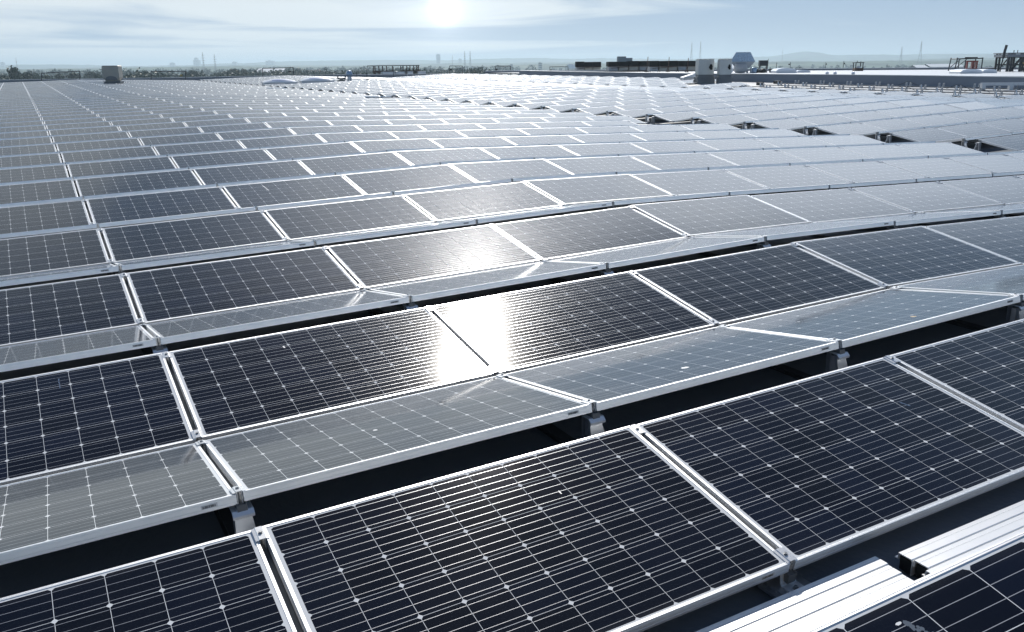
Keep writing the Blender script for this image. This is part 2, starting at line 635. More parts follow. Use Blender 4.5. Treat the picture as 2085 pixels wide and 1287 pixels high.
# ------------------------------------------------------------------ module meshes
def frame_mesh():
    prof = [(.030, -.040), (0, -.040), (0, -.0290), (.0012, -.0284), (.0012, -.0270), (0, -.0264), (0, -.0100),
            (.0012, -.0094), (.0012, -.0080), (0, -.0074), (0, 0), (.0008, .0008), (.0045, .0008), (.0050, -.0008),
            (.0068, -.0008), (.0073, .0008), (.0115, .0008), (.0120, -.0014), (.0120, -.0045), (.002, -.0055),
            (.002, -.038), (.030, -.038)]
    b = MB()
    n = 0
    for d, z in prof:
        for sx, sy in ((-1, -1), (1, -1), (1, 1), (-1, 1)):
            b.v.append(Vector((sx * (PL / 2 - d), sy * (PW / 2 - d), z)))
    k = len(prof)
    for a in range(k):
        c = (a + 1) % k
        for s_ in range(4):
            e = (s_ + 1) % 4
            b.f.append((a * 4 + s_, c * 4 + s_, c * 4 + e, a * 4 + e))
            b.m.append(0)
    return b.mesh('frame', [M['frame']])


def glass_mesh():
    b = MB()
    x, y = PL / 2 - .0118, PW / 2 - .0118
    ux, uy = x / PC, y / PC
    b.quad((-x, -y, -.0014), (x, -y, -.0014), (x, y, -.0014), (-x, y, -.0014), 0,
           [(-ux, -uy), (ux, -uy), (ux, uy), (-ux, uy)])
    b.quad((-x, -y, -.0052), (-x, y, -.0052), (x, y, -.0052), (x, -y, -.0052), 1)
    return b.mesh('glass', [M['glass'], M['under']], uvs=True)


def label_mesh():
    b = MB()
    x = PL / 2 - .135
    z = -.0275
    yy = -PW / 2 - .0006
    b.box(x, x + .062, yy, yy + .0005, z + .001, z + .0165, 0)
    rr = random.Random(3)
    c = x + .004
    while c < x + .056:
        w_ = rr.choice((.0008, .0012, .0018))
        b.box(c, c + w_, yy - .0004, yy, z + .003, z + .0125, 1)
        c += w_ + rr.choice((.0008, .001, .0016))
    return b.mesh('barcode_label', [M['sticker'], M['cable']])


M['sticker'] = mat('silver_sticker', (.62, .63, .64), .4, .2)
FM, GM, LM_ = frame_mesh(), glass_mesh(), label_mesh()
ORD = ['first', 'second', 'third', 'fourth', 'fifth', 'sixth', 'seventh', 'eighth', 'ninth', 'tenth', 'eleventh',
       'twelfth', 'thirteenth', 'fourteenth', 'fifteenth', 'sixteenth', 'seventeenth', 'eighteenth', 'nineteenth',
       'twentieth', 'twenty-first', 'twenty-second', 'twenty-third', 'twenty-fourth', 'twenty-fifth', 'twenty-sixth',
       'twenty-seventh', 'twenty-eighth', 'twenty-ninth', 'thirtieth']
rows = {}
for x in near:
    fn, j, t, i, uc, vc = x[1]
    rows.setdefault((fn, j, t), []).append(x)
FN = {1: 'near field', 2: 'right-hand field', 3: 'far right field'}
firstj = {fn: min(k[1] for k in rows if k[0] == fn) for fn in {k[0] for k in rows}}
for key, lst in rows.items():
    fn, j, t = key
    lst.sort(key=lambda x: x[1][3])
    for n_, (ar, P, mx, pp) in enumerate(lst):
        e = empty('solar_panel')
        e.matrix_world = mx
        f_ = put('frame', FM, e)
        g_ = put('glass', GM, e)
        if mx.translation.length < 14:
            put('barcode_label', LM_, e)
        which = 'leftmost' if n_ == 0 else ORD[n_] + ' from left'
        look = 'dark solar panel facing camera' if t == 'A' else 'pale solar panel facing away'
        jj = j - firstj[fn]
        tag(e, '%s, %s in %s ridge of %s' % (look, which, ORD[jj], FN[fn]), 'solar panel', 'solar panels in ridged rows')

# marks on the near modules: bird droppings as thin splashes under their own module
def splash(parent, x, y, pts, mt='white'):
    b = MB()
    for (a, c, r_) in pts:
        n = 9
        rr = [r_ * random.uniform(.6, 1.2) for _ in range(n)]
        b.poly([(x + a + rr[k] * math.cos(2 * math.pi * k / n), y + c + rr[k] * math.sin(2 * math.pi * k / n), -.0008)
                for k in range(n)])
    return b.build('bird_dropping', M[mt], parent)


# the rest of the fields: one mesh, hundreds of modules too small to single out
b = MB()
for ar, P, mx, pp in rest:
    x, y = PL / 2, PW / 2
    xi, yi = x - .0118, y - .0118
    ux, uy = xi / PC, yi / PC
    b.quad(mx @ Vector((-xi, -yi, 0)), mx @ Vector((xi, -yi, 0)), mx @ Vector((xi, yi, 0)), mx @ Vector((-xi, yi, 0)), 0,
           [(-ux, -uy), (ux, -uy), (ux, uy), (-ux, uy)])
    o4 = [(-x, -y), (x, -y), (x, y), (-x, y)]
    i4 = [(-xi, -yi), (xi, -yi), (xi, yi), (-xi, yi)]
    for k in range(4):
        e_ = (k + 1) % 4
        b.quad(*(mx @ Vector((p[0], p[1], .0008)) for p in (o4[k], o4[e_], i4[e_], i4[k])), mi=1)
        b.quad(mx @ Vector((*o4[k], -.04)), mx @ Vector((*o4[e_], -.04)), mx @ Vector((*o4[e_], .0008)), mx @ Vector((*o4[k], .0008)), mi=1)
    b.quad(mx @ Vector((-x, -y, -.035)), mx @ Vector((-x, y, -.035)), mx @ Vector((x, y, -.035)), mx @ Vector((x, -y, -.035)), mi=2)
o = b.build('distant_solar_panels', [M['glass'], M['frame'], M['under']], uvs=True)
tag(o, 'hundreds of small solar panels filling the far roof in ridged rows', 'solar panels', kind='stuff')

# ------------------------------------------------------------------ clamps and supports
def clamp_meshes():
    b = MB()
    # cap: two lips and a raised, rounded middle
    hw, l = .0255, .036
    prof = [(-hw, .0012), (-.014, .0012), (-.011, .0050), (.011, .0050), (.014, .0012), (hw, .0012), (hw, .0042),
            (.015, .0048), (.012, .0082), (-.012, .0082), (-.015, .0048), (-hw, .0042)]
    b.prism([(x, -l, z) for x, z in prof], (0, 2 * l, 0))
    b.box(-.0105, -.0085, -l + .004, l - .004, -.045, .003)
    b.box(.0085, .0105, -l + .004, l - .004, -.045, .003)
    cap = b.mesh('cap', [M['clamp']])
    b = MB()
    b.tube((0, 0, .008), (0, 0, .0098), .0085, 14)
    b.tube((0, 0, .0098), (0, 0, .0150), .0062, 6)
    b.tube((0, 0, -.05), (0, 0, .0080), .0035, 6)
    bolt = b.mesh('bolt', [M['bolt']])
    return cap, bolt


CAPM, BOLTM = clamp_meshes()


def support_meshes():
    """ridge support, local +y towards the middle of the ridge, origin under the module edge on the roof"""
    h = .235
    b = MB()
    wt, wb = .032, .050
    # inclined leg: tapering folded sheet
    top = Vector((0, .022, h - .012)); bot = Vector((0, .085, .022))
    b.poly([(-wt, top.y, top.z), (-wb, bot.y, bot.z), (wb, bot.y, bot.z), (wt, top.y, top.z)])
    b.poly([(-wt, top.y - .003, top.z), (wt, top.y - .003, top.z), (wb, bot.y - .003, bot.z), (-wb, bot.y - .003, bot.z)])
    for s_ in (-1, 1):
        b.poly([(s_ * wt, top.y, top.z), (s_ * wb, bot.y, bot.z), (s_ * (wb + .001), bot.y - .018, bot.z), (s_ * (wt + .001), top.y - .018, top.z)])
    leg = b.mesh('leg', [M['bracket']])
    b = MB()
    # upright plate behind
    b.box(-.030, .030, -.030, -.027, .022, h)
    b.box(-.030, -.027, -.052, -.027, .022, h)
    b.box(.027, .030, -.052, -.027, .022, h)
    up = b.mesh('upright', [M['bracket']])
    b = MB()
    # cap: flat top bent down at the front into a lip
    w_ = .042
    prof = [(-.045, h + .002), (.030, h + .002), (.047, h - .014), (.047, h - .026), (.043, h - .026), (.043, h - .015), (.028, h - .002), (-.045, h - .002)]
    b.prism([(-w_, y, z) for y, z in prof], (2 * w_, 0, 0))
    cp = b.mesh('cap', [M['rail']])
    b = MB()
    b.box(-.06, .06, -.07, .11, .0, .022)
    ft = b.mesh('foot', [M['bracket']])
    return leg, up, cp, ft


SLEG, SUP, SCAP, SFOOT = support_meshes()


def at_gap(fn, i):
    return ug(i) if fn == 1 else (U2 if fn == 2 else U3) + i * PU


def have(fn, j, t, i):
    mx_ = {1: 10, 2: 12, 3: 4}[fn]
    mn_ = {1: -4, 2: 0, 3: 0}[fn]
    return mn_ <= i <= mx_ and present(fn, j, t, i)


clamps, supports = [], []
cosT = math.cos(TH)
for fn, rng in ((1, range(-3, 12)), (2, range(0, 14)), (3, range(0, 6))):
    for j in range(0, 24):
        for i in rng:
            for t in 'AB':
                if not (have(fn, j, t, i) or have(fn, j, t, i - 1)):
                    continue
                u = at_gap(fn, i)
                if fn == 2 and i == 0:
                    u += .0
                vc = j * PER + (PW * cosT / 2 if t == 'A' else PW * cosT * 1.5 + GR)
                for end in (-1, 1):
                    mx = frame_at(u, vc, fld(u) + HZ / 2, TH if t == 'A' else -TH, du=.3)
                    mx = mx @ Matrix.Translation((0, end * (PW / 2 - .040), 0))
                    q = proj(mx.translation)
                    if q[2] > .3 and -10 < q[0] < 2095 and -10 < q[1] < 1297:
                        clamps.append((q[2], fn, j, t, i, end, mx))
                # supports under the high edge
                ve = j * PER + (PW * cosT if t == 'A' else PW * cosT + GR)
                s_ = (fld(u + .3) - fld(u - .3)) / .6
                mx = frame_at(u, ve + (-.01 if t == 'A' else .01), fld(u) + RZ, 0, du=.3)
                if t == 'B':
                    mx = mx @ Matrix.Rotation(math.pi, 4, 'Z')
                q = proj(mx.translation)
                if q[2] > .3 and -20 < q[0] < 2105 and q[1] < 1330:
                    supports.append((q[2], fn, j, t, i, mx))
clamps.sort(key=lambda x: x[0])
supports.sort(key=lambda x: x[0])
rowname = lambda fn, j: '%s ridge of %s' % (ORD[j - (0 if fn == 1 else firstj.get(fn, 0)) if fn == 1 or j >= firstj.get(fn, 0) else 0], FN[fn])
for z_, fn, j, t, i, end, mx in clamps[:110]:
    e = empty('panel_clamp')
    e.matrix_world = mx
    put('cap', CAPM, e)
    put('bolt', BOLTM, e)
    place = ('lower' if (end < 0) == (t == 'A') else 'upper')
    face = 'near' if t == 'A' else 'far'
    tag(e, '%s clamp in %s joint, %s slope of %s' % (place, ORD[i - min(c[4] for c in clamps[:110] if c[1] == fn)], face, rowname(fn, j)),
        'panel clamp', 'clamps between the solar panels')
b = MB()
for z_, fn, j, t, i, end, mx in clamps[110:]:
    if z_ < 60:
        b.box(-.024, .024, -.034, .034, .001, .007, 0, mx)
        b.box(-.010, .010, -.030, .030, -.04, .0075, 1, mx)
o = b.build('distant_panel_clamps', [M['clamp'], M['bolt']])
tag(o, 'hundreds of tiny clamps along the joints of the distant panels', 'panel clamps', kind='stuff')
print('N clamps', len(clamps), 'supports', len(supports), 'panels', len(near), 'rest', len(rest))


rb_ = MB()
rb_.box(-.020, .020, -PW / 2 - .012, PW / 2 + .012, -.083, -.046)
rb_.box(-.020, -.016, -PW / 2 - .012, PW / 2 + .012, -.046, -.040)
rb_.box(.016, .020, -PW / 2 - .012, PW / 2 + .012, -.046, -.040)
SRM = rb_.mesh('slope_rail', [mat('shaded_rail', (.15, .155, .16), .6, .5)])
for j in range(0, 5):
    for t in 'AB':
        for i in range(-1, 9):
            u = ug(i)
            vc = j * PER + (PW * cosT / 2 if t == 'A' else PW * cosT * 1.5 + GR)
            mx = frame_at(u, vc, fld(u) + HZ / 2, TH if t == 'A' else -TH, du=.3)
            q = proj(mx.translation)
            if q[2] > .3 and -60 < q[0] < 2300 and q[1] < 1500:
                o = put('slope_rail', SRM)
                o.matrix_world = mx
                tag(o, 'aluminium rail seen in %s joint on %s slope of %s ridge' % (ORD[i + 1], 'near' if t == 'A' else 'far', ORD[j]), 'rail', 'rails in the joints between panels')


def build_support(mx, label, group):
    e = empty('support_bracket')
    e.matrix_world = mx
    put('leg', SLEG, e); put('upright', SUP, e); put('cap', SCAP, e); put('foot', SFOOT, e)
    tag(e, label, 'bracket', group)
    return e


# supports one can see: the far side of each near ridge, and the open ends of the second field
nsup = 0
far_sup = MB()
for z_, fn, j, t, i, mx in supports:
    if (fn == 1 and j <= 3) or (fn == 2 and i == 0) or (fn == 3 and i == 0):
        side = 'near' if t == 'A' else 'far'
        if fn == 1:
            lb = '%s-side bracket under %s joint in %s' % (side, ORD[i + 3], rowname(fn, j))
        else:
            if j - firstj.get(fn, 2) < 0 or fn == 3:
                lb = None
            lb = '%s-side bracket at open left end of %s' % (side, rowname(fn, j))
        build_support(mx, lb, 'brackets holding up the panel ridges')
        nsup += 1

# base rails on the roof under the joints (run across the ridges)
for fn, rng in ((1, range(-2, 12)), (2, (0, 1, 2))):
    for i in rng:
        u = at_gap(fn, i)
        z0 = fld(u) + RZ
        b = MB()
        v0, v1 = (-.06 if fn == 1 else 2 * PER), 45 * PER
        for (x0, x1, h0, h1) in ((-.045, .045, .001, .004), (-.030, -.027, .004, .020), (.027, .030, .004, .020), (-.030, .030, .020, .023)):
            b.box(x0, x1, v0, v1, h0, h1)
        o = b.build('base_rail', M['rbase'])
        o.matrix_world = G4 @ Matrix.Translation((u, 0, z0))
        nm = ORD[i + 2] + ' joint of near field' if fn == 1 else ORD[i] + ' joint of right-hand field'
        tag(o, 'long base rail on the roof under %s' % nm, 'rail', 'rails under the panel joints')

# feet at the front low edge, by the camera
for i in range(0, 6):
    u = at_gap(1, i)
    z0 = fld(u) + RZ
    e = empty('front_foot')
    e.matrix_world = frame_at(u, .002, z0, 0, du=.3)
    b = MB()
    b.box(-.085, .085, -.075, .080, .023, .029)
    b.box(-.085, -.055, -.075, .080, .016, .022)
    b.box(.055, .085, -.075, .080, .016, .022)
    b.box(-.064, .064, -.062, .062, .0285, .038)
    b.build('plate', M['bracket'], e)
    b = MB()
    prof = [(-.05, .038), (.012, .038), (.020, .046), (.024, .094), (.021, .094), (.017, .048), (.010, .041), (-.05, .041)]
    b.prism([(-.036, y, z) for y, z in prof], (.072, 0, 0))
    b.build('bent_bracket', M['rail'], e)
    b = MB()
    b.tube((-.002, -.024, .041), (-.002, -.024, .044), .011, 14)
    b.tube((-.002, -.024, .044), (-.002, -.024, .052), .007, 6)
    b.build('bolt', M['bolt'], e)
    tag(e, 'bolted metal foot at front low edge under %s joint' % ORD[i + 2], 'bracket', 'feet along the front edge')

# ------------------------------------------------------------------ loose rails and the loose module by the camera
def rail_pack(name, u0, u1, v0, label, lift=0.0, n=2, wide=.062, h=.068):
    """profiled aluminium rails lying side by side along the front edge"""
    e = empty(name)
    e.matrix_world = frame_at((u0 + u1) / 2, v0, fld((u0 + u1) / 2) + RZ + lift, 0, du=(u1 - u0) / 2)
    l = (u1 - u0) / 2
    y = 0
    for k in range(n):
        s_ = random.uniform(-.02, .02) if k else 0
        prof = [(y + .010, .018), (y + .010, .022), (y, .022)] if False else None
        a, c = y, y - wide
        P = [(a + .012, h * .62), (a + .012, h * .66), (a, h * .66), (a - .002, h), (a - .020, h), (a - .0205, h - .0015), (a - .0225, h - .0015),
             (a - .023, h), (c + .004, h), (c + .001, h - .003), (c, h - .010), (c, 0), (c + .002, 0), (c + .002, h - .012),
             (c + .005, h - .005), (a - .006, h - .004), (a - .004, h * .60), (a + .010, h * .60)]
        b = MB()
        b.prism([(-l + s_, py, pz) for py, pz in P], (2 * l, 0, 0))
        # black filler stands in for the shade inside, so the end reads as open
        b.box(-l + s_ + .004, l + s_ - .004, c + .004, a - .008, .002, h - .012, 1)
        for q in range(3):
            xx = -l + s_ + .35 + q * 1.1
            if xx < l:
                b.box(xx, xx + .014, a + .003, a + .010, h * .661, h * .668, 1)
        b.build('rail', [M['rail'], M['cable']], e)
        y -= wide + .003
    tag(e, label, 'metal rails', 'spare rails lying by the front edge')
    return e


rail_pack('spare_rails', -.9, 2.895, -.052, 'bright aluminium rails lying along the front edge, left bundle', n=3)
rail_pack('spare_rails', 2.975, 6.6, -.090, 'bright aluminium rails lying along the front edge, right bundle', n=3)

# loose module on a timber crate, close to the lens
P0 = Vector((1.75428, -.98819, .70416))
az_, sl_, tl_ = -.140845, .157257, -.122115
e1 = Vector((math.cos(az_) * math.cos(sl_), math.sin(az_) * math.cos(sl_), math.sin(sl_)))
e2 = Vector((math.sin(az_) * math.cos(tl_), -math.cos(az_) * math.cos(tl_), math.sin(tl_)))
ey = -(e2 - e2.dot(e1) * e1).normalized()
ez = e1.cross(ey)
cen = P0 + e1 * PC * 0 - ey * 3 * PC
mm = Matrix((e1, ey, ez)).transposed().to_4x4()
mm.translation = cen
lp = empty('loose_solar_panel')
lp.matrix_world = G4 @ mm
put('frame', FM, lp)
put('glass', GM, lp)
b = MB()
def blob(bb, x, y, r_, sx=1, sy=1, z=-.0009, n=14, mi=0, rnd=random.Random(5)):
    bb.poly([(x + sx * r_ * rnd.uniform(.72, 1.15) * math.cos(2 * math.pi * k / n),
              y + sy * r_ * rnd.uniform(.72, 1.15) * math.sin(2 * math.pi * k / n), z) for k in range(n)], mi)
# white dropping with a thin blue-grey smear running down from it
X0, Y0 = -.062, 3 * PC - .050
blob(b, X0, Y0, .0050, 1.5, .8)
dr = b.build('bird_dropping', M['white'], lp)
b = MB()
rr = random.Random(11)
for k in range(26):
    t_ = k / 25
    blob(b, X0 + .014 + .026 * t_ + rr.uniform(-.008, .008) * (.4 + t_), Y0 - .006 - .062 * t_ + rr.uniform(-.005, .005), .0048 * (1 - .55 * t_) * rr.uniform(.6, 1.4), 1, 1.3, -.0011 + k * 1e-6, 8, 0, rr)
M['smear'] = mat('dried_smear', (.035, .065, .11), .7)
b.build('smear', M['smear'], dr)
tag(lp, 'loose solar panel cut by bottom right corner with white bird dropping', 'solar panel')
cr = empty('timber_crate', W(1.69, -1.46, fld(1.7) + RZ), -.14)
b = MB()
for k in range(5):
    for yy in (-.40, .37):
        b.box(-.62, .62, yy, yy + .022, .04 + k * .10, .13 + k * .10)
for xx in (-.60, .57):
    for yy in (-.378, .335):
        b.box(xx, xx + .04, yy, yy + .035, 0, .53)
b.box(-.62, .62, -.40, .392, .53, .545)
b.build('boards', M['timber'], cr)
tag(cr, 'timber crate under the loose solar panel', 'crate')
# droppings and smears on a few near modules
def module(fn, j, t, i):
    for o_, x in zip([o for o in bpy.data.objects if o.name.startswith('solar_panel')], []):
        pass
mods = {}
for o_ in bpy.data.objects:
    if o_.name.startswith('solar_panel') and o_.type == 'EMPTY':
        mods[tuple(round(c, 2) for c in o_.matrix_world.translation)] = o_


def mod_at(fn, j, t, i):
    uc = ug(i) + PU / 2 if fn == 1 else U2 + (i + .5) * PU
    vc = j * PER + (PW * cosT / 2 if t == 'A' else PW * cosT * 1.5 + GR)
    p = frame_at(uc, vc, fld(uc) + HZ / 2, 0).translation
    return min(mods.values(), key=lambda o: (o.matrix_world.translation - p).length)


M['bluesm'] = mat('blue_streak', (.02, .07, .16), .5)
def streak(par, x, y, l, wd, mt, name='streak', ang_=0, seed=1):
    bb = MB()
    rr = random.Random(seed)
    n = max(6, int(l / .006))
    for k in range(n):
        t_ = k / n
        px_ = x + math.sin(ang_) * l * t_ + rr.uniform(-wd, wd) * .35
        py_ = y - math.cos(ang_) * l * t_
        blob(bb, px_, py_, wd * rr.uniform(.4, 1), 1, 1.6, -.0011 + k * 1e-6, 7, 0, rr)
    return bb.build(name, M[mt], par)


streak(mod_at(1, 1, 'A', 0), .265, .40, .11, .004, 'bluesm', seed=2)
streak(mod_at(1, 1, 'A', 1), -.19, .305, .012, .006, 'white', 'bird_dropping', seed=3)
streak(mod_at(1, 0, 'B', 1), -.12, -.045, .018, .008, 'white', 'bird_dropping', 1.4, seed=4)
streak(mod_at(1, 0, 'B', 2), -.10, -.26, .03, .012, 'white', 'bird_dropping', 1.5, seed=5)
streak(mod_at(1, 0, 'B', 3), -.05, -.36, .02, .012, 'timber', 'bird_dropping', 1.5, seed=6)
streak(mod_at(1, 0, 'A', 2), .50, .13, .05, .006, 'bluesm', 'smear', .4, seed=7)
streak(mod_at(1, 4, 'A', 2), -.32, .36, .24, .006, 'white', 'scratch', .1, seed=8)
streak(mod_at(1, 0, 'A', 1), .28, .22, .02, .004, 'white', 'bird_dropping', .0, seed=10)
streak(mod_at(1, 2, 'A', 1), .35, .12, .01, .006, 'white', 'bird_dropping', 1.5, seed=12)

# ------------------------------------------------------------------ the roof itself
def roof_strip(bb, us, v0, v1):
    for a, c in zip(us, us[1:]):
        bb.quad(W(a, v0, fld(a) + RZ), W(c, v0, fld(c) + RZ), W(c, v1, fld(c) + RZ), W(a, v1, fld(a) + RZ))


for nm_, us, mt_, lb in (('roof_near', [-40, -20, 0, 6.2, 17.62], 'roofshade', 'roof membrane darkened with painted shade under the near field'),
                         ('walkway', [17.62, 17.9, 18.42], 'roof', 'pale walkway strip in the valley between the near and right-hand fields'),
                         ('roof_middle', [18.42, 28.2, 39.9], 'roofshade', 'roof membrane darkened with painted shade under the right-hand field'),
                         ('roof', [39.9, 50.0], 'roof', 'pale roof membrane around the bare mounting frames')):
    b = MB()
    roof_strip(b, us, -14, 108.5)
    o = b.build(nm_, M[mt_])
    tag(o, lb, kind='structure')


def gz(u, v, dz=0):
    return W(u, v, fld(u) + RZ + dz)


# far parapet, following the roof edge
def parapet(name, pts, tops, label, th=.35, down=1.2, mt='parapet'):
    e = empty(name)
    b = MB(); c = MB()
    for (p, q, tp, tq) in zip(pts, pts[1:], tops, tops[1:]):
        p, q = Vector((*p, 0)), Vector((*q, 0))
        nrm = Vector((-(q - p).y, (q - p).x, 0)).normalized() * th
        P = [p, q, q + nrm, p + nrm]
        T = [tp, tq, tq, tp]
        lo = [Vector((a.x, a.y, t_ - down)) for a, t_ in zip(P, T)]
        hi = [Vector((a.x, a.y, t_ - .05)) for a, t_ in zip(P, T)]
        for k in range(4):
            l_ = (k + 1) % 4
            b.quad(lo[k], lo[l_], hi[l_], hi[k])
        P2 = [p - nrm * .12, q - nrm * .12, q + nrm * 1.12, p + nrm * 1.12]
        lo2 = [Vector((a.x, a.y, t_ - .05)) for a, t_ in zip(P2, T)]
        hi2 = [Vector((a.x, a.y, t_)) for a, t_ in zip(P2, T)]
        for k in range(4):
            l_ = (k + 1) % 4
            c.quad(lo2[k], lo2[l_], hi2[l_], hi2[k])
        c.quad(*hi2)
        c.quad(*reversed(lo2))
    b.build('cladding', M[mt], e)
    c.build('coping', M['coping'], e)
    tag(e, label, 'parapet')
    return e


def ong(px, py, z):                # where the ray through a pixel meets a level roof
    d = at(px, py, 1) - wC
    return wC + d * ((z - wC.z) / d.z)


def on_v(px, py, v=107.6):         # where it meets the far edge of the roof
    d = at(px, py, 1) - wC
    return wC + d * ((v - wC.y) / d.y)


edge = [(-230, 165.5), (0, 162.6), (175, 160.2), (350, 157.8), (520, 154.6), (700, 151.8), (870, 150.2), (1060, 149.6), (1235, 151)]
ep = [on_v(*q) for q in edge]
parapet('far_parapet', [(p.x, p.y) for p in ep], [p.z for p in ep], 'long low dark parapet with pale coping along the far roof edge')

# upstand wall on the right and the higher roof behind it
WU = 50.0
wall_top = [ong(1057, 143.2, 1.02), ong(1229, 146.8, .96)]
tops = [(1057, 143.4), (1160, 145.4), (1300, 147.6), (1500, 150.0), (1700, 151.4), (1900, 153.4), (2085, 156.2), (2300, 161)]
def on_u(px, py, u=WU):
    d = at(px, py, 1) - wC
    return wC + d * ((u - wC.x) / d.x)
tp = [on_u(*q) for q in tops]
b = MB(); c = MB()
e = empty('upstand_wall')
for p, q in zip(tp, tp[1:]):
    b.quad((p.x, p.y, p.z - 1.3), (p.x, p.y, p.z - .04), (q.x, q.y, q.z - .04), (q.x, q.y, q.z - 1.3))
    c.box(0, 1, 0, 1, 0, 1, 0, Matrix(((.45, 0, 0, p.x - .04), (0, q.y - p.y, 0, p.y), (0, 0, .045, min(p.z, q.z) - .045), (0, 0, 0, 1)))) if False else None
    c.quad((p.x - .05, p.y, p.z), (q.x - .05, q.y, q.z), (q.x + .45, q.y, q.z), (p.x + .45, p.y, p.z))
    c.quad((p.x - .05, p.y, p.z - .045), (p.x - .05, p.y, p.z), (q.x - .05, q.y, q.z), (q.x - .05, q.y, q.z - .045))
b.build('wall', M['wallgrey'], e)
c.build('coping', M['coping'], e)
tag(e, 'long grey upstand wall with pale coping behind the mounting brackets', 'wall')
ZU = tp[3].z - .06
M['roofw'] = mat('white_membrane', (.66, .68, .70), .4, 0, .5, noise=(.25, .7, (.54, .57, .60)))
b = MB()
b.quad((WU + .3, -30, ZU), (88, -30, ZU), (88, 60, ZU), (WU + .3, 96, ZU))
for k, (a, c_) in enumerate(((2, 10), (14, 22), (26, 34), (38, 46))):
    pass
o = b.build('upper_roof', M['roofw'])
tag(o, 'pale upper roof beyond the upstand wall', kind='structure')
# ridges of seams standing on the upper roof
b = MB()
e = empty('upper_parapet')
q0, q1, q2 = Vector((88, -30, 0)), Vector((88, 60, 0)), Vector((WU + .3, 96, 0))
parapet('upper_parapet', [(88, -30), (88, 60), (WU + .3, 96)], [ZU + .22] * 3, 'low parapet round the far side of the upper roof', .4, .3)
bpy.data.objects.remove(e)

# main building walls below the roof edge, so that the roof is not a floating sheet
b = MB()
x0, x1, y0, y1 = -40, 88, -30, 112
for (p, q) in (((-40, -14), (-40, 109)), ((-40, 109.2), (50, 109.2)), ((50, 109), (50.2, 96)), ((50.2, 96.2), (88.4, 60.2)), ((88.4, 60), (88.4, -30))):
    b.quad((*p, -11), (*q, -11), (*q, -.9 if q[0] < 45 else .3), (*p, -.9 if p[0] < 45 else .3))
o = b.build('warehouse_facade', M['conc'])
tag(o, 'outer walls of the flat-roofed warehouse below the roof edge', 'building')

# ------------------------------------------------------------------ things standing on the roof
def px(depth):
    return depth / F_PX


def thing(name, p, rz, label, cat, group=None):
    e = empty(name, p, rz)
    tag(e, label, cat, group)
    return e


def dep(p):
    return (p - wC).dot(wF)


# ventilation hood on the left
p = gz(7.45, 80.5)
k = px(dep(p))
t = thing('ventilation_hood', p, R(-24), 'beige sheet-metal ventilation hood standing alone among panels at left', 'roof vent')
b = MB(); b.box(-15.5 * k, 15.5 * k, -10.5 * k, 10.5 * k, 0, .42); b.box(-16.5 * k, 16.5 * k, -11.5 * k, 11.5 * k, .40, .46)
b.build('curb', M['unitd'], t)
b = MB()
h0, h1 = .68, 1.72
wx, wy = 16 * k, 11 * k
b.box(-wx, wx, -wy, wy, h0 + .05, h1 - .10)
# sloped lower skirt and rounded top
n = 10
pr = [(-wx, h1 - .10)] + [(-wx + .1 - .1 * math.cos(a_ * math.pi / 2 / 4), h1 - .1 + .1 * math.sin(a_ * math.pi / 2 / 4)) for a_ in range(1, 5)] + \
     [(wx - .1 + .1 * math.sin(a_ * math.pi / 2 / 4), h1 - .1 + .1 * math.cos(a_ * math.pi / 2 / 4)) for a_ in range(0, 4)] + [(wx, h1 - .10)]
b.prism([(x, -wy, z) for x, z in pr], (0, 2 * wy, 0))
b.build('hood', M['unit'], t)
b = MB()
for s_ in (-1, 1):
    b.poly([(s_ * wx, -wy, h0 + .05), (s_ * wx, wy, h0 + .05), (s_ * wx * .72, wy * .8, .46), (s_ * wx * .72, -wy * .8, .46)])
    b.poly([(-wx, s_ * wy, h0 + .05), (wx, s_ * wy, h0 + .05), (wx * .72, s_ * wy * .8, .46), (-wx * .72, s_ * wy * .8, .46)])
b.build('skirt', M['unit'], t)
b = MB()
n = 14
arc = [(-wx * .72, -wy - .006, h0 - .12)] + [(wx * .72 * math.cos(math.pi - math.pi * a_ / n), -wy - .006, h0 - .05 + .26 * math.sin(math.pi * a_ / n)) for a_ in range(n + 1)] + [(wx * .72, -wy - .006, h0 - .12)]
b.poly(arc)
b.build('throat', M['unitd'], t)

# two long rooflights
for u_, v_, wd, lb in ((20.05, 75.6, 2.75, 'left of the two long domed white rooflights'), (23.2, 75.3, 2.75, 'right of the two long domed white rooflights')):
    p = gz(u_, v_)
    t = thing('rooflight', p, R(-6), lb, 'rooflight', 'domed rooflights among the panels')
    b = MB(); b.box(-wd / 2, wd / 2, -.75, .75, 0, .34); b.box(-wd / 2 - .05, wd / 2 + .05, -.80, .80, .34, .42)
    b.build('curb', M['white'], t)
    b = MB(); d2 = MB()
    nu, nv = 16, 8
    G_ = [[Vector((-wd / 2 + wd * a_ / nu, -.75 + 1.5 * c_ / nv,
                   0.42 + .27 * (math.sin(math.pi * a_ / nu) ** .5) * (math.sin(math.pi * c_ / nv) ** .6) if 0 < a_ < nu and 0 < c_ < nv else .42))
           for c_ in range(nv + 1)] for a_ in range(nu + 1)]
    for a_ in range(nu):
        for c_ in range(nv):
            tgt = d2 if (c_ == 1 and 4 <= a_ < nu - 3) else b  # this strip of quads carries the painted blue reflection
            tgt.quad(G_[a_][c_], G_[a_ + 1][c_], G_[a_ + 1][c_ + 1], G_[a_][c_ + 1])
    b.build('dome', M['dome'], t, smooth=True)
    d2.build('painted_reflection', M['domeb'], t, smooth=True)

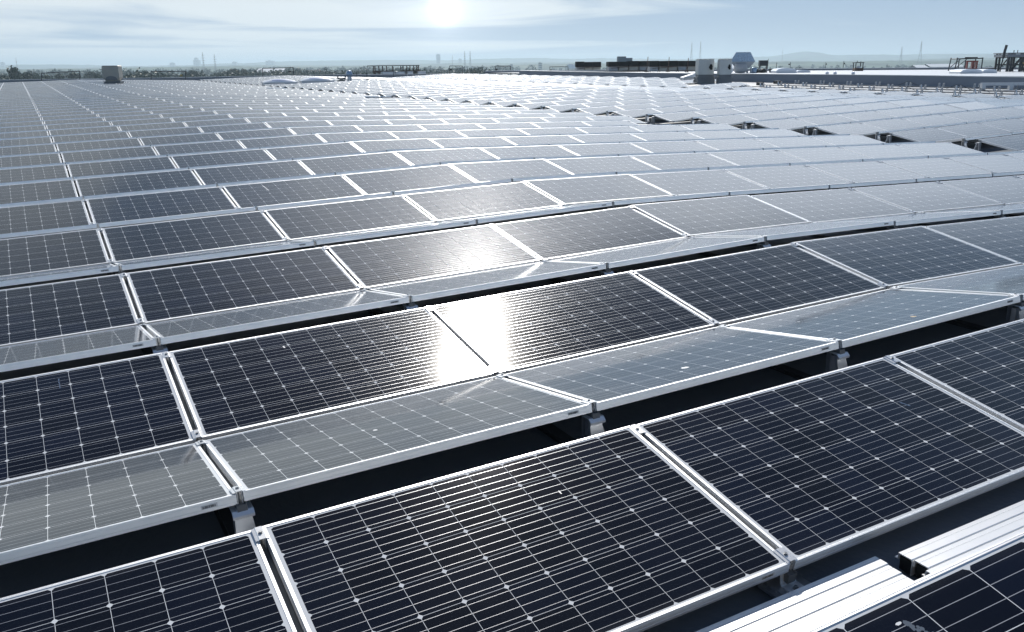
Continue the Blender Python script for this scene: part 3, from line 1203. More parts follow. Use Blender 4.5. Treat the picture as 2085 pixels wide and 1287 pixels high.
# small cowl and its neighbour
p = gz(27.3, 78.6)
t = thing('cowl_vent', p, 0, 'small silver cowl vent right of the rooflights', 'roof vent')
b = MB(); b.tube((0, 0, 0), (0, 0, .55), .20, 14, r1=.20); b.build('pipe', M['bracket'], t)
b = MB(); b.lathe([(.20, .5), (.27, .60), (.30, .75), (.26, .92), (.14, 1.03), (.0, 1.06)], 16); b.build('cowl', M['duct'], t, smooth=True)
p = gz(26.6, 78.8)
t = thing('pipe_bracket', p, 0, 'low dark twin-armed bracket beside the cowl vent', 'bracket')
b = MB(); b.box(-.14, .14, -.1, .1, 0, .30); b.build('base', M['unit'], t)
b = MB(); b.box(-.38, .38, -.06, .06, .30, .42); b.tube((-.3, 0, .42), (-.42, 0, .55), .05); b.tube((.3, 0, .42), (.42, 0, .52), .05); b.build('arms', M['dsteel'], t)

# guard hoops standing along the far parapet
hoops = [(85, 163, 149.2, 145, 167.5, 165), (308, 378, 145.5, 145.2, 163, 162), (535, 598, 139.2, 137.8, 157, 154.5), (916, 942, 134.2, 134.5, 150.5, 151.5), (1009, 1040, 134.3, 134.6, 153, 152.5), (1120, 1157, 136.2, 136, 154, 154.5)]
desc = ['leftmost thin black guard hoop on the far parapet', 'thin black guard hoop right of the ventilation hood', 'thin black guard hoop behind the rooflights',
        'narrow black guard hoop right of the rusty rack', 'black guard hoop left of the upper roof corner', 'black guard hoop in front of the upper roof ledge']
for (xa, xb, ya, yb, ba, bb2), lb in zip(hoops, desc):
    A, B_ = on_v(xa, ba, 106.8), on_v(xb, bb2, 106.8)
    A2, B2 = on_v(xa - .5, ya, 106.8), on_v(xb - .5, yb, 106.8)
    e = empty('guard_hoop', A)
    b = MB()
    b.tube((0, 0, 0), A2 - A, .045); b.tube(B_ - A, B2 - A, .045)
    b.build('post', M['dsteel'], e)
    b = MB(); b.tube(A2 - A, B2 - A, .045)
    b.tube((A2 - A) * .5, (A2 - A) * .5 + (B2 - A2), .012)
    b.build('top_bar', M['dsteel'], e)
    if xa in (308, 535, 916, 1009, 1120):
        b = MB()
        sx = B2 - A2
        f_ = .86 if xa in (308, 535) else .08
        c0 = (A2 - A) + sx * f_ + Vector((0, 0, -.45))
        b.box(c0.x - .14, c0.x + .14, c0.y - .03, c0.y + .03, c0.z - .1, c0.z + .1)
        b.build('tag_plate', M['yellow' if xa == 308 else 'cable'], e)
    tag(e, lb, 'guard rail', 'guard hoops along the far roof edge')
for k_, (xx, yt, yb) in enumerate(((726, 147, 157), (747, 141, 156), (801, 136, 157))):
    A, B_ = on_v(xx, yb, 106.5), on_v(xx, yt, 106.5)
    e = empty('guard_post', A)
    b = MB(); b.tube((0, 0, 0), B_ - A, .04); b.box(-.12, .12, -.12, .12, -.02, .03); b.build('post', M['dsteel'], e)
    tag(e, ('short', 'taller', 'tallest')[k_] + ' thin black post before the rusty rack on the parapet', 'post', 'single guard posts')

# rusty rack with a flat black top, beyond the parapet
A = on_v(760, 148.5, 110)
k = px(dep(A))
t = thing('pipe_rack', A, 0, 'long rusty rack with flat black top and many thin legs', 'rack')
Lr = 97 * k / math.cos(R(28))* .93
b = MB(); b.box(0, Lr, 0, 2.2, 13.0 * k, 14.5 * k); b.build('deck', M['black'], t)
for f_ in (.02, .05, .13, .21, .29, .42, .60, .65, .73, .80, .88, .95, .985):
    b = MB(); x_ = f_ * Lr
    b.box(x_ - .05, x_ + .05, .1, .2, -.6, 13.0 * k)
    if f_ in (.05, .29, .65, .88):
        b.box(x_ - .3, x_ + .9, .0, .4, 0, .25)
    b.build('leg', M['brown'], t)
b = MB()
for f_ in (.15, .4, .62, .8):
    b.box(f_ * Lr, f_ * Lr + 1.8, -.9, -.2, -.25, .12)
b.build('white_covers', M['white'], t)

# cooling machines on the upper roof
def fan_cooler(pxa, pxb, ybase, ytop, ysplit, label, seed, bays):
    A = ong(pxa, ybase, ZU)
    k = px(dep(A))
    w_ = (pxb - pxa) * k
    d_ = wR.copy(); d_.z = 0; d_.normalize()
    rz = math.atan2(d_.y, d_.x)
    t = thing('dry_cooler', A, rz, label, 'cooling unit', 'black-topped cooling units on the upper roof')
    hT, hS = (ybase - ytop) * k, (ybase - ysplit) * k
    rr = random.Random(seed)
    n = bays
    for q in range(n):
        x0_, x1_ = w_ * q / n + .02, w_ * (q + 1) / n - .02
        b = MB()
        top = hT - rr.uniform(0, .07)
        b.box(x0_, x1_, -.05, 2.4, hS + .02, top)
        nn = 7
        for s_ in range(nn):
            z_ = hS + .05 + (top - hS - .1) * s_ / nn
            b.box(x0_ + .02, x1_ - .02, -.085, -.048, z_, z_ + .025)
        b.build('louvre_bank', M['black'], t)
        b = MB()
        b.box(x0_ + .05, x1_ - .05, .05, 2.2, .12, hS)
        b.box(x0_ + .12, x1_ - .12, .03, .05, .18, hS - .08)
        for s_ in (x0_ + .06, x1_ - .12):
            b.box(s_, s_ + .06, .0, .1, 0, .12)
        b.build('cabinet', M['insul'] if q % 3 == 0 else M['unit'], t)
    b = MB()
    b.box(-.05, w_ + .05, -.10, -.03, hS - .03, hS + .03)
    b.tube((.3, -.15, hS - .2), (w_ * .6, -.15, hS + .0), .03)
    b.tube((w_ * .35, -.12, .10), (w_ - .2, -.12, .10), .045)
    b.build('pipework', M['brown'], t)
    return t


fan_cooler(1173, 1224, 146.5, 126.3, 137.0, 'smaller black-topped cooling unit standing alone at left of upper roof', 1, 3)
fan_cooler(1238, 1322, 146.8, 125.5, 136.0, 'left half of the long black-topped cooling bank', 2, 4)
fan_cooler(1322, 1418, 147.0, 124.6, 136.0, 'right half of the long black-topped cooling bank', 3, 5)
A = ong(1277, 140, ZU)
k = px(dep(A))
t = thing('roof_cabin', A + Vector((0, 3, 0)), R(-28), 'two-level grey cabin rising behind the long black cooling bank', 'plant cabin')
kk = px(dep(t.location))
b = MB(); b.box(0, 16 * kk, 0, 2, 0, 24 * kk); b.build('tall_block', M['wallgrey'], t)
b = MB(); b.box(16 * kk, 29 * kk, 0, 2, 0, 21 * kk); b.build('low_block', M['wallgrey'], t)
for k_, (xx, yt, yb) in enumerate(((1317, 117, 147), (1360, 117.5, 147), (1399, 119.5, 147.5))):
    A = ong(xx, yb, ZU)
    k = px(dep(A))
    e = thing('scaffold_pole', A, 0, ('leftmost', 'middle', 'rightmost')[k_] + ' thin rusty pole in front of the long cooling bank', 'pole', 'poles by the cooling bank')
    b = MB(); b.tube((0, 0, 0), (.1, 0, (yb - yt) * k), .035); b.box(-.15, .15, -.15, .15, 0, .04); b.build('tube', M['brown'], e)
    b = MB(); b.tube((0, 0, .5), (-.3, 0, 0), .025); b.build('stay', M['brown'], e)

# twin condensing units on a common plinth
p = gz(46.4, 50.4)
k = px(dep(p))
for q, (xc, lb) in enumerate(((1434, 'left of two square grey cooling units on dark plinths'), (1474, 'right of two square grey cooling units on dark plinths'))):
    A = at(xc, 168, 68.5 if q == 0 else 67)
    k = px(dep(A))
    t = thing('condensing_unit', A, R(-28), lb, 'cooling unit', 'twin cooling units')
    wu = (16.5 if q == 0 else 12.5) * k
    b = MB(); b.box(-wu * 1.05, wu * 1.05, -wu, wu, -.3, 8 * k); b.box(-wu * 1.13, wu * 1.13, -wu * 1.05, wu * 1.05, 7.6 * k, 11 * k)
    b.build('plinth', M['unitd'], t)
    M.setdefault('unit2', mat('pale_unit_metal', (.62, .63, .60), .45, .2, .5, noise=(1.5, .6, (.48, .49, .47))))
    b = MB(); b.box(-wu * .95, wu * .95, -wu * .85, wu * .85, 11 * k, 17 * k); b.build('base_frame', M['unitd'], t)
    b = MB()
    z0, z1 = 15.5 * k, 45 * k
    b.box(-wu, wu * .86, -wu * .9, wu * .9, z0, z1)
    for s_ in (-.86, -.3, .25, .7):
        b.box(s_ * wu, s_ * wu + .12, -wu * .9 - .02, wu * .9, z1 - .01, z1 + .05)
    for zz in (z0 + .05, (z0 + z1) / 2, z1 - .08):
        b.box(-wu * .98, wu * .84, -wu * .9 - .012, -wu * .9, zz, zz + .02)
    b.build('casing', M['unit2'], t)
    b = MB()
    for a_, z_, r_ in ((.52, .60, .12), (.44, .48, .13), (.56, .40, .12), (.60, .52, .10)):
        b.tube((a_ * wu, -wu * .9 - .03, z0 + (z1 - z0) * z_), (a_ * wu, -wu * .9 + .02, z0 + (z1 - z0) * z_), r_ * wu * 1.4, 12)
    b.build('fan_opening', M['black'], t)
    b = MB(); b.box(wu * .86, wu * 1.0, -wu * .6, wu * .6, z0, z1 - .1); b.build('side_duct', M['white'], t)
A = at(1392, 166, 70)
k = px(dep(A))
t = thing('curb_cover', A, R(-28), 'low white sloping cover left of the twin cooling units', 'roof cover')
b = MB()
wk = 26 * k
b.poly([(0, 0, 0), (wk, 0, 0), (wk, 0, 8 * k), (0, 0, 8 * k)]); b.poly([(0, 0, 0), (0, 0, 8 * k), (0, 1.4, 8 * k), (0, 1.4, 0)])
b.build('side', M['white'], t)
b = MB()
b.poly([(-.05, -.05, 8 * k), (wk, -.05, 8 * k), (wk, .3, 15 * k), (wk * .85, .3, 15 * k)]); b.poly([(-.05, -.05, 8 * k), (wk * .85, .3, 15 * k), (wk * .85, 1.2, 15 * k), (-.05, 1.4, 8 * k)])
b.poly([(wk * .85, .3, 15 * k), (wk, .3, 15 * k), (wk, 1.2, 15 * k), (wk * .85, 1.2, 15 * k)])
b.build('lid', M['white'], t)

# hexagonal duct outlet
A = ong(1511, 149, ZU)
k = px(dep(A))
t = thing('duct_outlet', A, R(-30), 'large blue hexagonal duct mouth with an insulated drum below it', 'air duct')
b = MB()
hx = [(-25, 22.5), (-14.5, 41), (14.5, 41), (25, 22.5), (14, 10), (-14, 10)]
P1 = [(x * k, 0, z * k) for x, z in hx]
P2 = [(x * k * .62, 2.2, (z - 4) * k * .8 + 4 * k) for x, z in hx]
b.poly([P1[0], P1[1], P1[2], P1[3]])
for a_ in range(6):
    c_ = (a_ + 1) % 6
    b.quad(P1[a_], P2[a_], P2[c_], P1[c_])
b.build('hood', M['duct'], t)
b = MB(); b.poly([P1[3], (20 * k, -.01, 17 * k), (14 * k, -.01, 10 * k), (-14 * k, -.01, 10 * k), (-20 * k, -.01, 17 * k), P1[0]]); b.build('lower_lip', M['insul'], t)
b = MB()
b.lathe([(0, 0), (10 * k, 1 * k), (13.5 * k, 6 * k), (13 * k, 12 * k), (11 * k, 18 * k), (9 * k, 19.5 * k), (0, 20 * k)], 20, 0, (-8 * k, -.75, 0))
b.build('drum', M['insul'], t, smooth=True)
b = MB(); b.tube((8 * k, -.5, 0), (4 * k, -.5, 17 * k), .09); b.tube((14 * k, -.5, 0), (15 * k, -.5, 12 * k), .07); b.build('struts', M['insul'], t)
A = ong(1512, 148.5, ZU)
t = thing('barrel', A + Vector((-.2, -1.6, 0)), 0, 'small blue barrel at the foot of the hexagonal duct', 'barrel')
b = MB(); b.lathe([(0, 0), (.24, 0), (.26, .1), (.26, .38), (.2, .45), (0, .46)], 14); b.build('body', M['duct'], t, smooth=True)
for q, (xa, xb, yb, yt, mt, lb) in enumerate(((1486, 1492, 147, 136.5, 'white', 'small white slatted box left of the hexagonal duct'),
                                               (1546, 1563, 135, 124, 'dsteel', 'dark slatted box raised on clutter right of the duct'),
                                               (1569, 1577, 149, 140.5, 'black', 'small black bin at the end of the duct clutter'))):
    A = ong(xa, 148, ZU)
    k = px(dep(A))
    t = thing('equipment_box', A, R(-28), lb, 'box', None)
    z0, z1 = (148 - yb) * k, (148 - yt) * k
    b = MB(); b.box(0, (xb - xa) * k, 0, .5, max(z0, .02), z1)
    for s_ in range(5):
        zz = max(z0, .02) + (z1 - max(z0, .02)) * (s_ + .5) / 5
        b.box(-.01, (xb - xa) * k + .01, -.02, 0, zz, zz + .015)
    b.build('case', M[mt], t)
    b = MB(); b.box(.03, .09, .05, .45, 0, max(z0, .02)); b.box((xb - xa) * k - .09, (xb - xa) * k - .03, .05, .45, 0, max(z0, .02)); b.build('legs', M['dsteel'], t)
A = ong(1545, 148.5, ZU)
k = px(dep(A))
t = thing('pipe_clutter', A, R(-28), 'tangle of silver and black pipes and sacks right of the duct', 'pipework')
rr = random.Random(4)
b = MB()
for q in range(9):
    x_ = rr.uniform(-8, 22) * k
    b.tube((x_, rr.uniform(0, .6), rr.uniform(0, 3) * k), (x_ + rr.uniform(-4, 8) * k, rr.uniform(0, .6), rr.uniform(3, 9) * k), rr.uniform(.03, .10), 8)
b.build('pipes', M['insul'], t)
b = MB()
for q in range(4):
    b.lathe([(0, 0), (.26, .02), (.3, .15), (.18, .32), (0, .36)], 8, 0, (rr.uniform(-10, 20) * k, rr.uniform(-.2, .4), 0))
b.build('sacks', M['cable'], t, smooth=True)

# white rooflights and covers on the upper roof
def low_dome(pxa, pxb, yb, h, lb, seed, z=None):
    A = ong((pxa + pxb) / 2, yb, ZU)
    k = px(dep(A))
    t = thing('roof_cover', A, R(-28), lb, 'roof cover', None)
    w_ = (pxb - pxa) * k / 2
    b = MB(); b.box(-w_, w_, 0, 1.6, 0, h * k * .45); b.build('curb', M['white'], t)
    b = MB()
    n = 12
    for a_ in range(n):
        x0_, x1_ = -w_ + 2 * w_ * a_ / n, -w_ + 2 * w_ * (a_ + 1) / n
        f = lambda x: h * k * (.45 + .55 * max(0, 1 - (x / w_) ** 2) ** .5)
        b.quad((x0_, -.03, h * k * .45), (x1_, -.03, h * k * .45), (x1_, -.03, f(x1_)), (x0_, -.03, f(x0_)))
        b.quad((x0_, -.03, f(x0_)), (x1_, -.03, f(x1_)), (x1_, 1.6, f(x1_)), (x0_, 1.6, f(x0_)))
    b.build('dome', M['dome'], t, smooth=False)


low_dome(1580, 1622, 149, 10, 'long glossy white cover glaring right of the duct clutter', 1)
low_dome(1622, 1650, 148, 5, 'flat white cover beside the glossy one', 2)
low_dome(1955, 2000, 150, 9, 'white cushion-shaped rooflight below the red frame', 3)
low_dome(2000, 2030, 149, 8, 'square white curb right of the cushion-shaped rooflight', 4)
for k_, xx in enumerate((1684, 1700, 1737)):
    A = ong(xx, 151.5, ZU)
    k = px(dep(A))
    t = thing('dome_vent', A, 0, ('leftmost', 'middle', 'rightmost')[k_] + ' of three tiny white dome vents behind the wall', 'roof vent', 'tiny dome vents')
    b = MB(); b.tube((0, 0, 0), (0, 0, 1.5 * k), 3.2 * k, 14); b.build('collar', M['unitd'], t)
    b = MB(); b.lathe([(3.8 * k, 1.5 * k), (3.4 * k, 3.4 * k), (2 * k, 5 * k), (0, 5.5 * k)], 14); b.build('dome', M['dome'], t, smooth=True)

# thin marker posts with little flags on the upper roof
for k_, (xx, yt, yb, fl) in enumerate(((1608, 127, 144, 1), (1680, 127, 141, 1), (1716, 125, 143, 1), (1562, 121, 145, 0), (1580, 128, 143, 0), (1546, 128, 140, 0))):
    A = ong(xx, max(yb, 141), ZU)
    k = px(dep(A))
    lb = ['flagged marker post right of the glaring white cover', 'flagged marker post above the leftmost dome vent', 'slightly leaning flagged marker post left of the cage',
          'tall bare post behind the dark slatted box', 'thin bare post left end of white cover', 'short bare post right of the duct'][k_]
    t = thing('marker_post', A, 0, lb, 'post', 'marker posts on the upper roof')
    h_ = (max(yb, 141) - yt) * k
    b = MB(); b.tube((0, 0, 0), (.05, 0, h_), .03); b.box(-.1, .1, -.1, .1, 0, .03); b.build('pole', M['dsteel'], t)
    if fl:
        b = MB(); s_ = -1 if k_ < 1 else 1
        b.box(min(0, s_ * .22) + .03 * s_, max(0, s_ * .22) + .03 * s_, -.015, .015, h_ - .32, h_ - .18); b.build('flag', M['cable'], t)

# small machine cage
A = ong(1749, 144.5, ZU)
k = px(dep(A))
t = thing('caged_machine', A, R(-35), 'small dark machine in an open cage on the upper roof', 'machine')
b = MB()
for x_ in (-7, 7):
    for y_ in (0, .9):
        b.box(x_ * k - .04, x_ * k + .04, y_, y_ + .08, 0, 17 * k)
b.box(-8.5 * k, 8.5 * k, -.1, 1.1, 15.5 * k, 17 * k)
b.tube((-4 * k, .2, 17 * k), (-4 * k, .2, 20 * k), .03); b.tube((3 * k, .2, 17 * k), (3 * k, .2, 19 * k), .03)
b.build('cage', M['dsteel'], t)
b = MB(); b.box(-8 * k, 8 * k, -.05, 1.0, 0, 5.5 * k); b.build('chassis', M['brown'], t)
b = MB(); b.lathe([(0, 5 * k), (4.5 * k, 5 * k), (4.6 * k, 7.5 * k), (2.5 * k, 9.8 * k), (0, 10 * k)], 14, 0, (0, .3, 0)); b.build('drum', M['white'], t, smooth=True)

# scaffold with red frame
A = ong(1972, 144.5, ZU)
k = px(dep(A))
t = thing('scaffold_cage', A, R(-38), 'open tube scaffold with a red painted frame inside', 'scaffold')
b = MB()
for x_ in (-24, -8, 24):
    for y_ in (0, 1.8):
        b.tube((x_ * k - (.12 if x_ == -24 else 0), y_, 0), (x_ * k, y_, (26 if x_ != -8 else 22) * k), .05)
for y_ in (0, 1.8):
    b.tube((-24 * k, y_, 23.5 * k), (24 * k, y_, 24.5 * k), .05)
    b.tube((-24 * k, y_, 7 * k), (-6 * k, y_, 23 * k), .035)
b.tube((-24 * k, 0, 23.5 * k), (-24 * k, 1.8, 23.5 * k), .04); b.tube((24 * k, 0, 24.5 * k), (24 * k, 1.8, 24.5 * k), .04)
b.tube((-10 * k, 0, 26 * k), (14 * k, 0, 26 * k), .05)
b.build('tubes', M['dsteel'], t)
b = MB()
for x_, w2 in ((-1, 2), (9, 4), (17, 2.5)):
    b.box(x_ * k, (x_ + w2) * k, .5, .9, 2 * k, 19 * k)
b.box(-2 * k, 20 * k, .48, .92, 17.5 * k, 20 * k); b.box(-2 * k, 20 * k, .48, .92, 2 * k, 4.5 * k)
b.build('red_frame', M['red'], t)
b = MB()
for q in range(5):
    b.box((-4 + q * 5) * k, (0 + q * 5) * k, -.1, .45, 0, (2 + (q * 7) % 3) * k)
b.build('base_parts', M['cable'], t)
A = ong(2018, 146, ZU)
t = thing('toolbox', A, R(-30), 'small dark box between the scaffold and big steel frame', 'box')
b = MB(); b.box(-7 * k, 7 * k, 0, .6, .05, 5.5 * k); b.build('body', M['dsteel'], t)
b = MB(); b.box(-7.4 * k, 7.4 * k, -.03, .63, 5.5 * k, 6.2 * k); b.build('lid', M['cable'], t)

# large steel frame at the right edge
A = ong(2048, 146, ZU)
k = px(dep(A))
t = thing('steel_frame', A, R(-38), 'big dark steel frame with pipes cut by right picture edge', 'steel frame')
b = MB()
for x_ in (0, 6, 24, 34, 52, 70, 80):
    for y_ in (0, 2.6):
        b.box(x_ * k, x_ * k + .14, y_, y_ + .14, 0, 36 * k)
for y_ in (0, 2.6):
    for z_ in (12, 27):
        b.box(0, 82 * k, y_ + .02, y_ + .1, z_ * k, z_ * k + .1)
    b.tube((6 * k, y_, 0), (24 * k, y_, 27 * k), .05); b.tube((24 * k, y_, 27 * k), (34 * k, y_, 0), .05); b.tube((34 * k, y_, 2 * k), (50 * k, y_, 27 * k), .05)
for z_ in range(4, 27, 4):
    b.box(10 * k, 18 * k, -.05, .0, z_ * k, z_ * k + .05)
b.build('members', M['dsteel'], t)
b = MB(); b.box(-2 * k, 86 * k, -.2, 2.9, 28.5 * k, 34 * k); b.box(-3 * k, 88 * k, -.3, 3, 35.2 * k, 37 * k); b.build('top_beams', M['parapet'], t)
b = MB(); b.box(38 * k, 52 * k, .4, 1.4, 10 * k, 18 * k); b.build('yellow_box', M['yellow'], t)
b = MB()
for x_ in (10, 17):
    b.tube((x_ * k, 0, 37 * k), (x_ * k, 0, 42 * k), .03)
b.build('stubs', M['dsteel'], t)
A2_ = ong(2036, 146, ZU)
t = thing('crane_mast', A2_, R(-38), 'ragged dark mast leaning left of the big steel frame', 'mast')
b = MB()
prev = Vector((0, 0, 0))
for q in range(10):
    nx_ = Vector(((0 + q * .62 + random.uniform(-.4, .4)) * k, 0, (q + 1) * 5.2 * k))
    b.tube(prev, nx_, .10 if q > 4 else .05, 6); prev = nx_
b.build('mast', M['dsteel'], t)
for q, (yy, xx) in enumerate(((172.5, 2000), (168.5, 2036))):
    A = gz(49.4, 24.5 + q * .6)
    A = ong(xx, yy + 2, gz(48.5, 26).z + .25)
    t = thing('stacked_channel', A, R(28), ('longer lower', 'shorter upper')[q] + ' grey metal channel lying before the upstand wall', 'metal channel', None)
    k = px(dep(A))
    d_ = wR.copy(); d_.z = 0
    t.rotation_euler.z = math.atan2(d_.y, d_.x) - .05
    b = MB(); l_ = (110, 28)[q] * k
    b.box(0, l_, 0, .25, 0, .10); b.box(0, l_, 0, .03, .10, .16); b.box(0, l_, .22, .25, .10, .16); b.box(0, .2, -.01, .26, -.35, 0); b.box(l_ * .5, l_ * .5 + .2, -.01, .26, -.35, 0)
    b.build('channel', M['bracket'], t)

# ------------------------------------------------------------------ bare mounting frames waiting for modules
nb = 0
ub = [U3 + PU * q for q in (1, 2, 3, 4, 5)]
for q, u_ in enumerate(ub):
    u_ = min(u_, 49.2)
    z0 = fld(u_) + RZ
    b = MB(); v0, v1 = 9 * PER, 20.2 * PER
    b.box(-.05, .05, v0, v1, .001, .004); b.box(-.035, .035, v0, v1, .004, .045)
    o = b.build('base_rail', M['rbase'])
    o.matrix_world = G4 @ Matrix.Translation((u_, 0, z0))
    tag(o, '%s bare rail from the panels towards the upstand wall, without panels' % ORD[q], 'rail', 'bare rails before the wall')
    b2 = MB(); b2.box(-.12, .12, v1, v1 + .55, 0, .20); 
    o = b2.build('ballast_block', M['cable']); o.matrix_world = G4 @ Matrix.Translation((u_, 0, z0))
    tag(o, 'black block at far end of %s bare rail' % ORD[q], 'block', 'black blocks at rail ends')
    for j in range(9, 20):
        if u_ < 42.5 and j < 9:
            continue
        for s_, t_ in ((1, 'near'), (-1, 'far')):
            ve = j * PER + (PW * cosT if s_ == 1 else PW * cosT + GR)
            mx = frame_at(u_, ve, z0 + .03, 0, du=.2)
            if s_ == -1:
                mx = mx @ Matrix.Rotation(math.pi, 4, 'Z')
            qd = proj(mx.translation)
            if -20 < qd[0] < 2110:
                e = build_support(mx, '%s bare bracket of pair %s on %s bare rail' % (t_, ORD[j - 9], ORD[q]), 'bare brackets before the upstand wall')
                nb += 1
        if (q, j) in ((2, 12), (3, 13), (2, 14), (4, 15)):
            b = MB()
            vm = j * PER + PW * cosT + GR / 2
            pts = [(-.02, vm + s_ * x, z) for s_, x, z in ((-1, .75, .08), (-1, .35, .22), (-1, .12, .30), (1, .12, .30), (1, .35, .22), (1, .75, .08))]
            for a_, c_ in zip(pts, pts[1:]):
                b.tube(a_, c_, .012, 5)
            o = b.build('black_cable', M['cable']); o.matrix_world = G4 @ Matrix.Translation((u_, 0, z0))
            tag(o, 'black cable slung over pair %s on %s bare rail' % (ORD[j - 9], ORD[q]), 'cable', 'cables over the bare brackets')
print('bare', nb, 'supports', nsup)

# loose flashing boards in the gap between the two fields
for q, (u_, v_, w2, l2) in enumerate(((17.95, 11.0, .28, 1.1), (17.95, 8.8, .28, 1.1), (18.0, 20.0, .3, .9))):
    b = MB(); b.box(-w2 / 2, w2 / 2, -l2 / 2, l2 / 2, 0, .03)
    b.box(-w2 / 2, w2 / 2, -l2 / 2 + .1, -l2 / 2 + .16, .03, .05)
    o = b.build('timber_board', M['timber']); o.matrix_world = frame_at(u_, v_, fld(u_) + RZ + .004, 0, du=.2) @ Matrix.Rotation(.25, 4, 'Z')
    tag(o, ('pale board in gap between fields, behind fourth ridge', 'pale board in gap between fields, nearest the camera', 'pale board in gap beside the missing panel')[q], 'board')


# ------------------------------------------------------------------ the country beyond
ZG = -11.0
mg = bpy.data.materials.new('fields_and_woods')
mg.use_nodes = True
t_ = mg.node_tree
bs = t_.nodes['Principled BSDF']
bs.inputs['Roughness'].default_value = .9
bs.inputs['Specular IOR Level'].default_value = .1
ge = N(t_, 'ShaderNodeNewGeometry')
vo = N(t_, 'ShaderNodeTexVoronoi')
vo.inputs['Scale'].default_value = .0045
L(t_, ge.outputs['Position'], vo.inputs['Vector'])
nn = N(t_, 'ShaderNodeTexNoise')
nn.inputs['Scale'].default_value = .011
nn.inputs['Detail'].default_value = 8
L(t_, ge.outputs['Position'], nn.inputs['Vector'])
fcol = ramp(t_, vo.outputs['Color'], [(0, (.035, .075, .05)), (.35, (.085, .13, .08)), (.55, (.05, .10, .055)), (.75, (.17, .19, .12)), (1, (.05, .09, .05))])
fw = N(t_, 'ShaderNodeMapRange')
fw.inputs[1].default_value, fw.inputs[2].default_value = .46, .54
L(t_, nn.outputs['Fac'], fw.inputs[0])
L(t_, mixc(t_, fw.outputs[0], fcol, (.028, .048, .022)), bs.inputs['Base Color'])

def hnoise(x, seed, octs=5):
    v_, a_, f_ = 0, 1, 1
    r_ = random.Random(seed)
    for _ in range(octs):
        p1, p2 = r_.uniform(0, 6.28), r_.uniform(0, 6.28)
        v_ += a_ * (math.sin(x * f_ + p1) * .6 + math.sin(x * f_ * 1.73 + p2) * .4)
        a_ *= .55
        f_ *= 2.1
    return v_

b = MB()
n = 72
for k in range(n):
    a0, a1 = 2 * math.pi * k / n, 2 * math.pi * (k + 1) / n
    rs = [0, 150, 600, 2000, 5000, 9500]
    for r0, r1 in zip(rs, rs[1:]):
        b.quad((r0 * math.sin(a0), r0 * math.cos(a0), ZG), (r1 * math.sin(a0), r1 * math.cos(a0), ZG),
               (r1 * math.sin(a1), r1 * math.cos(a1), ZG), (r0 * math.sin(a1), r0 * math.cos(a1), ZG))
o = b.build('ground', mg)
tag(o, 'flat hazy plain of fields and woods around the building', kind='structure')

# low hills, three rolls deep, each a rounded body with a wooded, uneven crest
b = MB()
hills = [(2100, 320, 4, 2, 2.2, 21), (3300, 600, 9, 4, 2.4, 5), (5200, 900, 21, 6, 3.0, 9)]
for R0, wd, hh, am, fq, sd in hills:
    naz = 520
    A0, A1 = R(-14), R(72)
    rows_ = []
    for k in range(naz + 1):
        a_ = A0 + (A1 - A0) * k / naz
        h_ = hh + am * hnoise(a_ * fq * 4, sd, 4) + .9 * random.uniform(0, 1) * (hh > 10) + 1.3 * abs(hnoise(a_ * 160, sd + 1, 3)) * (1 if hh > 10 else .7)
        if sd == 9:
            h_ += 22 * math.exp(-((a_ - R(46.5)) / R(1.3)) ** 2) + 12 * min(1, max(0, (a_ - R(6)) / R(14)))
        h_ = max(h_, 1)
        pr = []
        for q in range(9):
            f_ = q / 8
            rad = R0 - wd + 2 * wd * f_
            z_ = ZG + h_ * math.sin(math.pi * min(1, f_ * .98 + .01)) ** .8 + (11 if hh > 10 else 9) * math.sin(math.pi * f_)
            pr.append(Vector((rad * math.sin(a_), rad * math.cos(a_), z_ if 0 < q < 8 else ZG - 2)))
        rows_.append(pr)
    for k in range(naz):
        for q in range(8):
            b.quad(rows_[k][q], rows_[k][q + 1], rows_[k + 1][q + 1], rows_[k + 1][q])
o = b.build('hills', mg, smooth=False)
tag(o, 'low wooded hills along the hazy horizon', kind='structure')

# trees: individual crowns near the building, then woods as one mass
def leaf_cloud(bb, c, rx, rz_, nleaf, ls, rnd, lobes=9):
    L_ = []
    for q in range(lobes):
        a_ = rnd.uniform(0, 6.28); e_ = rnd.uniform(-.6, 1)
        L_.append((Vector((math.cos(a_) * rx * .55 * rnd.random(), math.sin(a_) * rx * .55 * rnd.random(), e_ * rz_ * .55)), rnd.uniform(.38, .62)))
    for q in range(nleaf):
        lc, lr = rnd.choice(L_)
        d_ = Vector((rnd.gauss(0, 1), rnd.gauss(0, 1), rnd.gauss(0, 1))).normalized() * (rnd.random() ** .35)
        p_ = Vector(c) + lc + Vector((d_.x * rx * lr, d_.y * rx * lr, d_.z * rz_ * lr))
        n_ = Vector((rnd.gauss(0, 1), rnd.gauss(0, 1), rnd.gauss(0, 1))).normalized()
        t1 = n_.orthogonal().normalized(); t2 = n_.cross(t1)
        s_ = ls * rnd.uniform(.6, 1.3)
        bb.quad(p_ - t1 * s_ - t2 * s_ * .6, p_ + t1 * s_ - t2 * s_ * .6, p_ + t1 * s_ + t2 * s_ * .6, p_ - t1 * s_ + t2 * s_ * .6)

